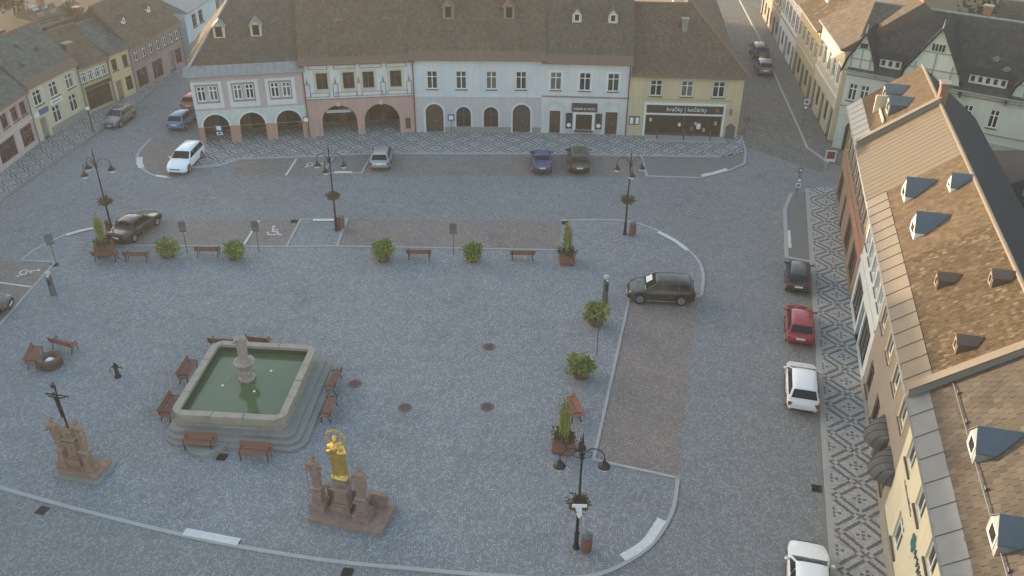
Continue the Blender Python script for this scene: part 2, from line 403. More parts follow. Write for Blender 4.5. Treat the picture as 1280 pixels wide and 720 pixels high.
# raised pavements
struct(MB().prism([(-27.2, 69.9), (-25, 70.35), (-23.6, 71.75), (-11.35, 73.25), (-1.5, 73.5), (11.1, 73.35), (18.1, 73.2), (20.3, 74.2), (20.95, 78.0), (20.4, 79), (10.4, 80), (-9, 80), (-18.5, 79), (-27.9, 77)], .0, .10).build('back_pavement', 'mosaic_back'))
struct(MB().prism([(RK(66.8), 66.8), (RK(5), 5), (RW(5) + .4, 5), (RW(67.6) + .4, 67.6)], 0, .10).build('right_pavement', 'mosaic_right'))
struct(MB().prism([(-40.5, 61), (-39.35, 69.18), (-38.4, 75.4), (-37.95, 79.1), (-36.5, 90.7), (-35.7, 98), (-38, 98), (-42, 83), (-43, 74), (-43, 61)], 0, .10).build('left_pavement', 'mosaic_left'))
struct(MB().prism([(27.4, 72.2), (26.4, 75.4), (27.3, 84), (28.0, 91.5), (29.6, 105.5), (31.4, 128), (34, 128), (29.5, 77), (31.5, 74), (47, 62.8), (46, 61)], 0, .10).build('side_pavement', 'cobble_street'))
struct(MB().prism([(21.3, 63.1), (19.55, 55.7), (RK(55.4) - .12, 55.0), (RK(66.3) - .12, 66.3), (22.5, 65.9)], 0, .07).build('traffic_island', 'asphalt'))
struct(MB().prism([(11.2, 73.2), (11.2, 69.05), (15.6, 68.85), (18.2, 70.3), (19.9, 71.85), (20.4, 73.9), (18.1, 73.1)], 0, .07).build('traffic_island', 'asphalt'))
struct(MB().prism([(-15.85, 69.05), (-12.75, 69.1), (-12.4, 73.05), (-15.5, 72.7)], 0, .05).build('traffic_island', 'asphalt'))
def kerb(pts, wd=.17, z1=.06, mat='granite', smooth=False):
    return struct(MB().strip(smoothpath(pts) if smooth else pts, wd, 0, z1).build('kerb', mat))
kerb(front + curveR[1:], .2, smooth=True); kerb([(8.37, 33.23), (4.26, 34.5), (7.75, 50.1)])
kerb(curveT, .2, smooth=True); kerb([(12.5, 50.3), (11.7, 50.25)], .2)
kerb([(-29.3, 56.3), (-16.2, 56.36), (-12.62, 56.52), (3.5, 56.3)], .15); kerb([(-16.22, 56.4), (-16.05, 60.6), (-12.57, 60.75), (-12.62, 56.55)], .17)
kerb(curveL, .18, smooth=True); kerb([(-34.19, 54.02), (-31.7, 53.85), (-31.85, 40)], .16)
kerb([(-28.2, 67.7), (-30.0, 68.3), (-31.95, 70.5), (-32.76, 73.05), (-32.7, 75.9)], .25, smooth=True)
kerb([(11.2, 73.2), (11.2, 69.0), (15.6, 68.8), (18.24, 70.25), (19.95, 71.8), (20.55, 74.1), (21.0, 78)], .2, .09)
kerb([(-15.6, 72.6), (-15.9, 69.0), (-12.7, 69.05), (-12.35, 73.1)], .17, .07)
kerb([(22.5, 66.0), (21.27, 63.17), (19.47, 55.55), (RK(55.1) - .1, 54.9)], .28, .10)
kerb([(RK(66.9) - .02, 66.9), (RK(5) - .02, 5)], .3, .105, 'granite')
kerb([(RK(56) - .3, 56), (RK(5) - .3, 5)], .2, .02, 'granite_dark')
kerb([(-27.2, 69.8), (-25, 70.2), (-23.6, 71.65), (-11.35, 73.15), (-1.5, 73.4), (11.1, 73.25), (18.1, 73.1)], .22, .11)
kerb([(-40.4, 61), (-39.25, 69.18), (-38.3, 75.4), (-37.85, 79.1), (-36.4, 90.7), (-35.6, 98)], .28, .11, 'granite_dark')
kerb([(27.4, 72.1), (26.35, 75.4), (27.2, 84), (27.9, 91.5), (29.5, 105.5), (31.3, 128)], .2, .11)
def mark(pts, wd, name='painted_line', z=.0):
    return struct(MB().strip(pts, wd, z + .012, z + .02).build(name, 'white_paint'))
mark([(-15.1, 60.45), (-13.5, 60.5)], .34, z=.055); mark(smoothpath([(10.8, 59.15), (11.9, 57.75), (12.55, 56.4)]), .34, z=.055); mark([(-32.6, 57.7), (-31.85, 58.35), (-31.05, 58.8)], .34, z=.055)
mark([(-15.02, 29.35), (-12.34, 28.75)], .42, z=.055); mark(smoothpath([(5.1, 28.05), (6.25, 28.95), (7.2, 30.4)]), .45, z=.055)
mark([(15.8, 69.15), (17.0, 69.75), (18.2, 70.55)], .36, z=.085); mark([(-15.0, 69.1), (-13.5, 69.15)], .34, z=.065); mark([(19.95, 56.9), (20.55, 59.6)], .42, z=.075)
mark([(-19.36, 56.5), (-19.18, 60.4)], .16, z=.004); mark([(-18.75, 71.9), (-18.92, 68.5)], .16, z=.004); mark([(-37.5, 51.9), (-34.22, 51.1), (-31.9, 50.6)], .14, z=.004)
mark([(-31.3, 69.6), (-31.75, 70.4), (-32.25, 71.8)], .5, z=.055); mark([(-28.6, 67.8), (-29.6, 68.1)], .34, z=.055)
def wheelchair(x, y, rz, s=1.0):
    b = MB()
    b.strip([(math.cos(a) * .36 * s, math.sin(a) * .36 * s) for a in [R(-200 + i * 22) for i in range(12)]], .11 * s, 0, .006)
    b.strip([(-.12 * s, .75 * s), (-.05 * s, .15 * s), (.35 * s, .12 * s), (.55 * s, -.35 * s), (.72 * s, -.3 * s)], .11 * s, 0, .006)
    b.strip([(-.1 * s, .5 * s), (.3 * s, .45 * s)], .1 * s, 0.001, .007)
    b.prism(circ(-.14 * s, .95 * s, .13 * s, 10), 0, .006)
    struct(b.build('wheelchair_marking', 'white_paint', loc=(x, y, .014), rz=rz))
wheelchair(-17.7, 58.5, R(0), 1.0); wheelchair(-33.2, 52.5, R(-80), .9); wheelchair(-17.3, 70.8, R(-90), .95)
# leaf litter and crumbs of soil along the edging, too fine to count
b = MB()
for i in range(420):
    k = rng.random()
    if k < .5: x, y = rng.uniform(-14, 4), 56.3 + abs(rng.gauss(0, .35))
    else: x, y = rng.uniform(-30, 12), rng.uniform(30, 56)
    s_ = rng.uniform(.02, .06); a = rng.random() * 6.28
    b.add([(x + s_ * math.cos(a + q) * (1 if q % 2 < 1 else .6), y + s_ * math.sin(a + q), .017 + .012 * rng.random()) for q in (0, 1.57, 3.14, 4.71)], [(0, 1, 2, 3)], rng.choice([(.14, .07, .03), (.10, .06, .03), (.2, .13, .05), (.06, .045, .03)]))
lt = stuff(b.build('leaf_litter', 'leaf')); tag(lt, 'scattered dry leaves and crumbs lying on the cobbles', 'leaves')

# ------------------------------------------------------------------ houses
def archpoly(u, v, w, h, rise=None, n=12):
    rise = w / 2 if rise is None else rise
    pts = [(u - w / 2, v), (u + w / 2, v)]
    for i in range(n + 1):
        a = math.pi * i / n; pts.append((u + w / 2 * math.cos(a), v + h - rise + rise * math.sin(a)))
    return pts
def rectpoly(u, v, w, h): return [(u - w / 2, v), (u + w / 2, v), (u + w / 2, v + h), (u - w / 2, v + h)]
def ringprism(b, outer, inner, y0, y1):
    """frame between two polygons with the same number of points"""
    n = len(outer); vs = [(p[0], y0, p[1]) for p in outer] + [(p[0], y0, p[1]) for p in inner] + [(p[0], y1, p[1]) for p in outer] + [(p[0], y1, p[1]) for p in inner]
    fs = []
    for i in range(n):
        j = (i + 1) % n
        fs += [(i, j, n + j, n + i), (2 * n + i, 2 * n + j, 3 * n + j, 3 * n + i), (i, j, 2 * n + j, 2 * n + i), (n + i, n + j, 3 * n + j, 3 * n + i)]
    b.add(vs, fs)
def facade(b, W_, H_, holes, y=0, reveal=.22):
    loops = [[Vector((0, 0, 0)), Vector((W_, 0, 0)), Vector((W_, H_, 0)), Vector((0, H_, 0))]] + [[Vector((p[0], max(p[1], .004), 0)) for p in h[0]] for h in holes]
    tr = tessellate_polygon(loops); fl = [p for l in loops for p in l]
    b.add([(p.x, y, p.y) for p in fl], [tuple(t) for t in tr])
    for h in holes:
        P = h[0]; n = len(P); rv = h[1]
        b.add([(p[0], y, max(p[1], .004)) for p in P] + [(p[0], y + rv, max(p[1], .004)) for p in P], [(i, (i + 1) % n, n + (i + 1) % n, n + i) for i in range(n)])
GL = random.Random(3)
M('glass_curtain', (.12, .115, .105), .25, .5, 3, spec=.4)
M('glass_sky', (.035, .04, .046), .05, .05, spec=.7)
def window(root, u, v, w, h, fm='frame_white', bars=1, transom=.68, sill=True, glass='glass', y=.12, rise=None, t=.07):
    b = MB(); P = rectpoly(u, v, w, h) if rise is None else archpoly(u, v, w, h, rise)
    cx, cy = u, v + h / 2
    inn = [(cx + (p[0] - cx) * (1 - 2 * t / w), cy + (p[1] - cy) * (1 - 2 * t / h)) for p in P]
    ringprism(b, P, inn, y - .03, y + .05)
    for i in range(bars):
        x = u - w / 2 + w * (i + 1) / (bars + 1); b.box(x - t * .6, x + t * .6, y - .025, y + .045, v + t, v + h - t - (0 if rise is None else .15))
    if transom: b.box(u - w / 2 + t, u + w / 2 - t, y - .028, y + .047, v + h * transom - t * .5, v + h * transom + t * .5)
    o = b.build('window', fm, root)
    if glass == 'glass': glass = GL.choice(('glass', 'glass', 'glass', 'glass_warm', 'glass_curtain', 'glass_sky'))
    g = MB(); n = len(P); g.vprism(inn, y + .01, y + .03); g.build('pane', glass, o)
    if sill: MB().box(u - w / 2 - .08, u + w / 2 + .08, -.09, .1, v - .09, v - .003).build('sill', 'slab', o)
    return o
def surround(root, P, k, mat, y=-.04, name='window_surround'):
    us = [p[0] for p in P]; vs = [p[1] for p in P]; cx = (min(us) + max(us)) / 2; w = max(us) - min(us); v0 = min(vs); h = max(vs) - v0
    out = [(cx + (p[0] - cx) * (1 + 2 * k / w), v0 - (k if v0 > .3 else 0) + (p[1] - v0) * (h + k + (k if v0 > .3 else 0)) / h) for p in P]
    b = MB(); ringprism(b, out, P, y, -.003); return b.build(name, mat, root)
def door(root, P, mat='door_brown', y=.18, panels=True):
    b = MB(); b.vprism(P, y, y + .06)
    us = [p[0] for p in P]; vs = [p[1] for p in P]; u0, u1, v0, v1 = min(us), max(us), min(vs), max(vs); w = u1 - u0; h = v1 - v0
    if panels:
        b.box((u0 + u1) / 2 - .03, (u0 + u1) / 2 + .03, y - .03, y, v0, v1 - .1)
        for s_ in (-1, 1):
            c = (u0 + u1) / 2 + s_ * w * .24
            for a0, a1 in ((.06, .32), (.38, .68)): b.box(c - w * .16, c + w * .16, y - .02, y, v0 + h * a0, v0 + h * a1)
    o = b.build('door', mat, root)
    MB().box((u0 + u1) / 2 + .06, (u0 + u1) / 2 + .1, y - .07, y - .02, v0 + .95, v0 + 1.1).build('handle', 'rim', o)
    return o
class H: pass
def house(name, label, A, B, depth, eave, ridge, wall, holes=(), group=None, ov=.4, ridge_y=None):
    A = Vector((A[0], A[1], 0)); B = Vector((B[0], B[1], 0)); d = B - A
    h = H(); h.W = d.length; h.eave = eave; h.ov = ov; h.ridge = ridge; h.depth = depth
    h.root = E(name, A, math.atan2(d.y, d.x), label, 'house', group)
    h.ry = depth / 2 if ridge_y is None else ridge_y
    h.tan = (ridge - eave) / (h.ry + ov); top = eave - .12
    b = MB(); facade(b, h.W, top, holes)
    b.add([(0, 0, 0), (h.W, 0, 0), (h.W, depth, 0), (0, depth, 0), (0, 0, top), (h.W, 0, top), (h.W, depth, top), (0, depth, top)], [(1, 2, 6, 5), (2, 3, 7, 6), (3, 0, 4, 7)])
    h.wall = b.build('wall', wall, h.root)
    return h
def band(h, v0, v1, mat, out=.05, name='cornice', u0=0, u1=None):
    return MB().box(u0, h.W if u1 is None else u1, -out, -.003, v0, v1).build(name, mat, h.root)
def tiles(b, e0, e1, r0, r1, tw, th, cols, jit=.12, lift=.03, skip=0.0):
    """courses of overlapping plain tiles on the slope e0-e1 (eave) to r0-r1 (ridge)"""
    e0, e1, r0, r1 = map(Vector, (e0, e1, r0, r1)); nrm = (e1 - e0).cross(r0 - e0)
    if nrm.length < 1e-6: nrm = (e1 - e0).cross(r1 - e0)
    nrm.normalize()
    if nrm.z < 0: nrm = -nrm
    L = max(((r0 + r1) / 2 - (e0 + e1) / 2).length, .01); rows = max(1, int(L / th))
    ax = (e1 - e0).normalized(); upv = nrm.cross(ax); upv = upv if upv.z > 0 else -upv
    for r in range(rows):
        f0 = r / rows; a = e0.lerp(r0, f0); c = e1.lerp(r1, f0); ln = (c - a).length
        n = int(ln / tw); off = (tw / 2 if r % 2 else 0)
        for i in range(-1, n + 1):
            x0 = max(0, i * tw + off); x1 = min(ln, (i + 1) * tw + off)
            if x1 - x0 < tw * .2: continue
            if skip and rng.random() < skip: continue
            base = rng.choice(cols); k = 1 + rng.uniform(-jit, jit); cc = (base[0] * k, base[1] * k, base[2] * k)
            lf = lift * rng.uniform(.75, 1.3); g = .008; sag = rng.uniform(-.012, .012)
            p0 = a + ax * (x0 + g) + upv * sag; p1 = a + ax * (x1 - g) + upv * (sag + rng.uniform(-.008, .008)); pm = (p0 + p1) / 2 - upv * .05
            q0 = p0 + upv * th * 1.12; q1 = p1 + upv * th * 1.12
            vs = [p0 + nrm * lf, pm + nrm * lf, p1 + nrm * lf, q1 + nrm * .012, q0 + nrm * .012, p0, pm, p1]
            b.add(vs, [(0, 1, 2, 3, 4), (5, 6, 1, 0), (6, 7, 2, 1), (0, 4, 5), (2, 7, 3)], cc)
def roof(h, mat='slab', hipL=0, hipR=0, tile=None, cols=None, ov_side=.0, start=0.0, jit=.13, cap='copper_red', back_tiles=False, skip=0):
    W_, D, ov, z0, z1 = h.W, h.depth, h.ov, h.eave, h.ridge; ry = h.ry
    x0, x1 = -ov_side, W_ + ov_side; yb = D + ov
    if hipL: x0 = -ov
    if hipR: x1 = W_ + ov
    ra, rb = (x0 + hipL, ry, z1), (x1 - hipR, ry, z1)
    v = [(x0, -ov, z0 - .12), (x1, -ov, z0 - .12), (x1, yb, z0 - .12), (x0, yb, z0 - .12), (x0, -ov, z0), (x1, -ov, z0), (x1, yb, z0), (x0, yb, z0), ra, rb]
    b = MB().add(v, [(0, 1, 2, 3), (0, 1, 5, 4), (1, 2, 6, 5), (2, 3, 7, 6), (3, 0, 4, 7), (4, 5, 9, 8), (6, 7, 8, 9), (5, 6, 9), (7, 4, 8)])
    h.roof = b.build('roof', mat, h.root); h.x0, h.x1 = x0, x1
    if tile:
        b = MB(); f = start; e0 = Vector(v[4]).lerp(Vector(ra), f); e1 = Vector(v[5]).lerp(Vector(rb), f)
        tiles(b, e0, e1, ra, rb, tile[0], tile[1], cols, jit, skip=skip)
        if hipL: tiles(b, v[7], v[4], ra, ra, tile[0], tile[1], cols, jit)
        if hipR: tiles(b, v[5], v[6], rb, rb, tile[0], tile[1], cols, jit)
        if back_tiles: tiles(b, v[6], v[7], rb, ra, tile[0], tile[1], cols, jit)
        stuff(b.build('roof_tiles', 'tile', h.roof))
    b = MB(); L = (Vector(rb) - Vector(ra)).length; n = max(1, int(L / .45))
    for i in range(n):
        p = Vector(ra).lerp(Vector(rb), i / n); q = Vector(ra).lerp(Vector(rb), (i + 1.05) / n); dz = Vector((0, 0, .03))
        b.tube([p + dz, q + dz], [.12, .10], 8)
    for e, r in (((v[4], ra) if hipL else (None, None)), ((v[5], rb) if hipR else (None, None))):
        if e is None: continue
        e = Vector(e); r = Vector(r); n = int((r - e).length / .4)
        for i in range(n): b.tube([e.lerp(r, i / n) + Vector((0, 0, .04)), e.lerp(r, (i + 1.05) / n) + Vector((0, 0, .03))], [.11, .09], 8)
    b.build('ridge_cap', cap, h.roof)
    return h
def gutter(h, mat='tin', r=.07):
    return MB().tube([(h.x0, -h.ov - .05, h.eave - .06), (h.x1, -h.ov - .05, h.eave - .06)], r, 8).build('gutter', mat, h.root)
def downpipe(h, u, mat='tin'):
    return MB().tube([(u, -h.ov, h.eave - .1), (u, -.12, h.eave - .45), (u, -.12, .15)], .055, 8).build('downpipe', mat, h.root)
def eave_panels(h, n, y1, mat, seam=True, gap=.015, wob=.01):
    L = (h.x1 - h.x0) / n; off = Vector((0, -h.tan, 1)).normalized() * .035
    for i in range(n):
        a, c = h.x0 + i * L + gap, h.x0 + (i + 1) * L - gap; b = MB()
        ys = (-h.ov - .03, y1); k = rng.uniform(-wob, wob)
        P = [Vector((x, y, h.eave + (y + h.ov) * h.tan)) + off * (1 + (k * 8)) for y in ys for x in (a, c)]
        b.add([P[0], P[1], P[3], P[2]] + [p - off * .9 for p in (P[0], P[1], P[3], P[2])], [(0, 1, 2, 3), (0, 1, 5, 4), (1, 2, 6, 5), (2, 3, 7, 6), (3, 0, 4, 7)])
        if seam: b.beam(P[0] + off * .4, P[2] + off * .4, .035, .05)
        b.build('eave_panel', mat, h.root)
def dormer(h, u, y, w, hw, gh, wall='frame_white', rf='slate_blue', fm='frame_white', win=True, glass='glass', over=.1):
    zf = h.eave + (y + h.ov) * h.tan; zt = zf + hw; y1 = y + hw / h.tan; zr = zt + gh; y2 = y + (hw + gh) / h.tan
    b = MB(); a, c = u - w / 2, u + w / 2
    b.add([(a, y, zf - .1), (c, y, zf - .1), (c, y, zt), (u, y, zr), (a, y, zt), (a, y1, zt), (c, y1, zt), (u, y2, zr)], [(0, 1, 2, 3, 4), (0, 4, 5), (1, 2, 6), (4, 3, 7, 5), (3, 2, 6, 7)])
    o = b.build('dormer', wall, h.root)
    b = MB(); f = y - over
    for s_ in (-1, 1):
        e = u + s_ * (w / 2 + over); ze = zt - over * gh / (w / 2); ye = y1 - (over * gh / (w / 2)) / h.tan
        T = [Vector((u, f, zr + .03)), Vector((e, f, ze + .03)), Vector((e, ye, ze + .03)), Vector((u, y2, zr + .03))]
        b.add(T + [p + Vector((0, 0, .05)) for p in T], [(0, 1, 2, 3), (4, 5, 6, 7), (0, 1, 5, 4), (1, 2, 6, 5), (2, 3, 7, 6), (3, 0, 4, 7)])
    b.build('dormer_roof', rf, o)
    if win:
        hh = hw + gh * .35; ww = w * .62; v0 = zf + .12; b = MB(); P = rectpoly(u, v0, ww, hh - .2)
        inn = rectpoly(u, v0 + .07, ww - .14, hh - .34); ringprism(b, P, inn, y - .035, y - .003); b.build('window_frame', fm, o)
        MB().vprism(inn, y - .015, y - .004).build('pane', glass, o)
    return o
def chimney(h, u, y, w=.6, d=.6, top=None, mat='chimney_brick'):
    zb = h.eave + (min(y, 2 * h.ry - y) + h.ov) * h.tan - .4; t = (h.ridge + .9) if top is None else top
    b = MB(); b.box(u - w / 2, u + w / 2, y - d / 2, y + d / 2, zb, t); b.box(u - w / 2 - .06, u + w / 2 + .06, y - d / 2 - .06, y + d / 2 + .06, t - .22, t - .08)
    o = b.build('chimney', mat, h.root)
    MB().box(u - w / 2 - .1, u + w / 2 + .1, y - d / 2 - .1, y + d / 2 + .1, t + .003, t + .08).build('cap', 'plinth', o)
    return o
def textmesh(s, size, name, mat, parent, u, v, y=-.06, rot=None, ext=.01):
    cu = bpy.data.curves.new(name, 'FONT'); cu.body = s; cu.size = size; cu.extrude = ext; cu.align_x = 'CENTER'; cu.align_y = 'CENTER'
    t = bpy.data.objects.new(name, cu); col.objects.link(t); dg = bpy.context.evaluated_depsgraph_get()
    me = bpy.data.meshes.new_from_object(t.evaluated_get(dg)); bpy.data.objects.remove(t)
    o = bpy.data.objects.new(name, me); col.objects.link(o); me.materials.clear(); me.materials.append(MATS[mat]); o.parent = parent
    o.location = (u, y, v); o.rotation_euler = rot or (R(90), 0, 0)
    return o
BROWN = [(.125, .088, .062), (.135, .094, .064), (.115, .082, .06), (.14, .098, .066), (.108, .078, .058)]
BROWN2 = [(.115, .09, .07), (.125, .097, .072), (.105, .084, .067), (.098, .08, .066)]
Bp = [(-27.82, 74.8), (-18.56, 76.72), (-9.09, 78.13), (2.51, 78.25), (10.39, 77.89), (20.38, 77.4)]

# --- pink arcaded house on the corner
wins = [1.25, 4.3, 7.45]; arc = [1.55, 4.65, 7.85]
holes = [(archpoly(u, 0, 2.25, 2.75), .5) for u in arc] + [(rectpoly(u + s_ * .5, 3.95, .72, 1.35), .2) for u in wins for s_ in (-1, 1)]
h = house('corner_house', 'pink house with three open arches and a hipped brown roof', Bp[0], Bp[1], 11, 6.35, 12.1, 'p_pink', holes)
for u in wins:
    out = rectpoly(u, 3.3, 2.55, 2.4); inn = rectpoly(u, 3.78, 1.94, 1.7); b = MB(); ringprism(b, out, inn, -.03, -.003); b.build('window_surround', 'p_white', h.root)
    b = MB(); ringprism(b, rectpoly(u, 3.78, 1.94, 1.7), rectpoly(u, 3.9, 1.78, 1.46), -.05, -.003); b.build('window_surround', 'p_mauve', h.root)
    for s_ in (-1, 1): window(h.root, u + s_ * .5, 3.95, .72, 1.35, t=.09, sill=False)
lower = [[Vector((p[0], p[1], 0)) for p in [(0, 1.5), (h.W, 1.5), (h.W, 3.1), (0, 3.1)]]]
def facing(h, v0, v1, mat, arcs, y=-.035, name='facing'):
    """a thin coloured facing with the arches left open"""
    b = MB(); edges = [0] + sorted([x for (u, w_, top) in arcs for x in (u - w_ / 2, u + w_ / 2)]) + [h.W]
    for i in range(0, len(edges), 2):
        if v1 <= 1.7: MB().box(edges[i], edges[i + 1], y, -.003, v0, v1).build(name, mat, h.root)
        else: b.box(edges[i], edges[i + 1], y, -.003, v0, v1)
    if v1 <= 1.7: return
    for (u, w_, top) in arcs:
        n = 12; r = w_ / 2; sp = top - r
        P = [(u + r * math.cos(math.pi * i / n), sp + r * math.sin(math.pi * i / n)) for i in range(n + 1)]
        for i in range(n):
            (xa, za), (xb, zb) = P[i], P[i + 1]
            za, zb = max(za, v0), max(zb, v0)
            if za >= v1 and zb >= v1: continue
            b.add([(xa, y, za), (xb, y, zb), (xb, y, v1), (xa, y, v1), (xa, -.003, za), (xb, -.003, zb)], [(0, 1, 2, 3), (0, 1, 5, 4)])
    return b.build(name, mat, h.root)
facing(h, 1.62, 3.12, 'p_greenwhite', [(u, 2.25, 2.75) for u in arc]); facing(h, 0, 1.6, 'p_orange', [(u, 2.25, 2.75) for u in arc], name='pillar_facing')
for u in arc:
    b = MB(); P = archpoly(u, 1.62, 2.25, 1.13); out = [(u + (p[0] - u) * 1.1, 1.62 + (p[1] - 1.62) * 1.1) for p in P]
    ringprism(b, out[2:], P[2:], -.08, -.037); b.build('arch_trim', 'frame_white', h.root)
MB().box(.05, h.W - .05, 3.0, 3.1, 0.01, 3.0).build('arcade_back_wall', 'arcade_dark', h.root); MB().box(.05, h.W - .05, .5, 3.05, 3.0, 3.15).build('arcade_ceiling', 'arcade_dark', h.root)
for u, w_ in ((2.0, 1.0), (5.0, 1.4), (8.0, 1.0)): MB().box(u - w_ / 2, u + w_ / 2, 2.93, 2.997, .15, 2.3).build('shop_door', 'glass_warm', h.root)
roof(h, hipL=4.7, tile=(.22, .23), cols=BROWN2, start=.1, cap='tin', ov_side=.2); eave_panels(h, 17, .28, 'tin'); gutter(h)
for u in (2.2, 5.3): dormer(h, u + .6, 2.1, .95, .95, .45, 'p_cream', 'tin', 'frame_brown')
# --- sgraffito house
wins = [1.62, 3.95, 5.68, 8.1]; arc = [(2.85, 3.15, 2.95), (6.65, 3.2, 2.95)]
holes = [(archpoly(u, 0, w_, t), .5) for u, w_, t in arc] + [(rectpoly(u, 4.45, 1.0, 1.5), .2) for u in wins]
h = house('arcade_house', 'white and rose house with two wide arches and decorated upper storey', Bp[1], Bp[2], 11, 6.9, 12.5, 'p_white', holes)
facing(h, 0, 3.5, 'p_rose', arc)
for u in wins:
    surround(h.root, rectpoly(u, 4.45, 1.0, 1.5), .22, 'p_cream'); window(h.root, u, 4.45, 1.0, 1.5, fm='frame_brown', bars=1, transom=.7, glass='glass_warm', sill=False)
for u0, u1 in ((.5, 2.2), (2.7, 4.6), (5.0, 6.9), (7.3, 9.1)):
    b = MB(); ringprism(b, rectpoly((u0 + u1) / 2, 6.25, u1 - u0, .4), rectpoly((u0 + u1) / 2, 6.31, u1 - u0 - .16, .28), -.025, -.003); b.build('painted_panel', 'p_mauve', h.root)
    b = MB(); ringprism(b, rectpoly((u0 + u1) / 2, 3.75, u1 - u0, .42), rectpoly((u0 + u1) / 2, 3.81, u1 - u0 - .16, .3), -.025, -.003); b.build('painted_panel', 'p_mauve', h.root)
for u in (.3, 2.75, 4.82, 6.95, 9.25):
    b = MB(); ringprism(b, rectpoly(u, 3.72, .5, 1.25), rectpoly(u, 3.8, .34, 1.09), -.028, -.003); b.vprism([(u - .12, 5.0), (u + .12, 5.0), (u, 5.6)], -.028, -.003); b.build('painted_pilaster', 'p_mauve', h.root)
band(h, 3.5, 3.62, 'p_mauve', .06); band(h, 6.72, 6.78, 'p_mauve', .08)
for u, w_, t in arc:
    b = MB(); r = w_ / 2; P = [(u + r * math.cos(math.pi * i / 12), t - r + r * math.sin(math.pi * i / 12)) for i in range(13)]
    b.box(u - .14, u + .14, -.1, -.036, t - .06, t + .3); b.build('keystone', 'p_cream', h.root)
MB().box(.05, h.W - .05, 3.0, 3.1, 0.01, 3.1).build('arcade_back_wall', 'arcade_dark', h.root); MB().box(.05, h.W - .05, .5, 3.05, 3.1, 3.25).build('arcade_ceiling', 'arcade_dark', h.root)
for u, w_ in ((2.0, 1.3), (3.8, .9), (6.0, 1.0), (7.6, 1.4)): MB().box(u - w_ / 2, u + w_ / 2, 2.93, 2.997, .3, 2.4).build('shop_window', 'glass_warm', h.root)
MB().box(1.7, 3.9, .55, .75, 2.05, 2.3).build('hanging_sign', 'p_greenwhite', h.root)
MB().box(8.75, 9.2, -.09, -.036, .5, 1.5).build('notice_case', 'frame_brown', h.root); MB().box(.06, h.W, -.06, -.036, .0, .0 + .05).build('base_course', 'plinth', h.root)
roof(h, tile=(.22, .23), cols=BROWN, start=.06, ov_side=.3); gutter(h, 'copper_red'); eave_panels(h, 10, .05, 'roof_brown', seam=False); downpipe(h, .05, 'copper_red')
for u in (3.4, 7.6): dormer(h, u, 2.6, .9, .06, .28, 'p_tan', 'copper_red', win=False)
# --- bluish white house
wins = [1.75, 4.35, 7.05, 9.72]
holes = [(rectpoly(u, 4.2, .95, 1.65), .2) for u in wins] + [(archpoly(u, 0.0, 1.62, 2.8), .3) for u in (1.85, 9.8)] + [(archpoly(u, .6, 1.35, 1.95), .2) for u in (4.5, 7.0)]
h = house('bluish_house', 'bluish white house with two arched doors and two arched windows', Bp[2], Bp[3], 11, 7.05, 12.5, 'p_bluewhite', holes)
def facing_holes(h, v1, mat, polys, y=-.03):
    b = MB(); loops = [[Vector(q) for q in ((0, .0, 0), (h.W, 0, 0), (h.W, v1, 0), (0, v1, 0))]] + [[Vector((p[0], max(p[1], .006), 0)) for p in P] for P in polys]
    tr = tessellate_polygon(loops); fl = [p for l in loops for p in l]; b.add([(p.x, y, p.y) for p in fl], [tuple(t) for t in tr])
    b.box(0, h.W, y, -.003, v1 - .01, v1 + .002)
    for P in polys:
        n = len(P); b.add([(p[0], y, max(p[1], .006)) for p in P] + [(p[0], 0, max(p[1], .006)) for p in P], [(i, (i + 1) % n, n + (i + 1) % n, n + i) for i in range(n)])
    return b.build('facing', mat, h.root)
facing_holes(h, 3.5, 'p_lilac', [q[0] for q in holes[4:]])
for u in wins: surround(h.root, rectpoly(u, 4.2, .95, 1.65), .16, 'p_white'); window(h.root, u, 4.2, .95, 1.65)
for u in (1.85, 9.8):
    P = archpoly(u, 0, 1.62, 2.8); surround(h.root, P, .16, 'p_white', -.06, 'door_surround'); door(h.root, archpoly(u, 0.12, 1.6, 2.66))
for u in (4.5, 7.0):
    P = archpoly(u, .6, 1.35, 1.95); surround(h.root, P, .13, 'p_white', -.06); window(h.root, u, .6, 1.35, 1.95, fm='frame_brown', bars=1, transom=.62, rise=.675, sill=False, glass='glass_warm')
band(h, 3.5, 3.6, 'p_white', .07)
for a_, c_ in ((2.75, 8.85), (10.75, 11.55)): band(h, .02, .62, 'plinth', .07, 'plinth', a_, c_)
for u in (3.05, 5.7, 8.4): MB().box(u - .3, u + .3, -.035, -.003, 3.62, 6.9).build('pilaster', 'p_bluewhite', h.root)
roof(h, tile=(.22, .23), cols=BROWN, start=.08, ov_side=.28); gutter(h, 'copper_red'); eave_panels(h, 12, .2, 'roof_brown', seam=False); downpipe(h, .08, 'copper_red')
for u in (3.2, 8.6): dormer(h, u, 2.55, .95, 1.0, .5, 'p_tan', 'copper_red', 'frame_brown')
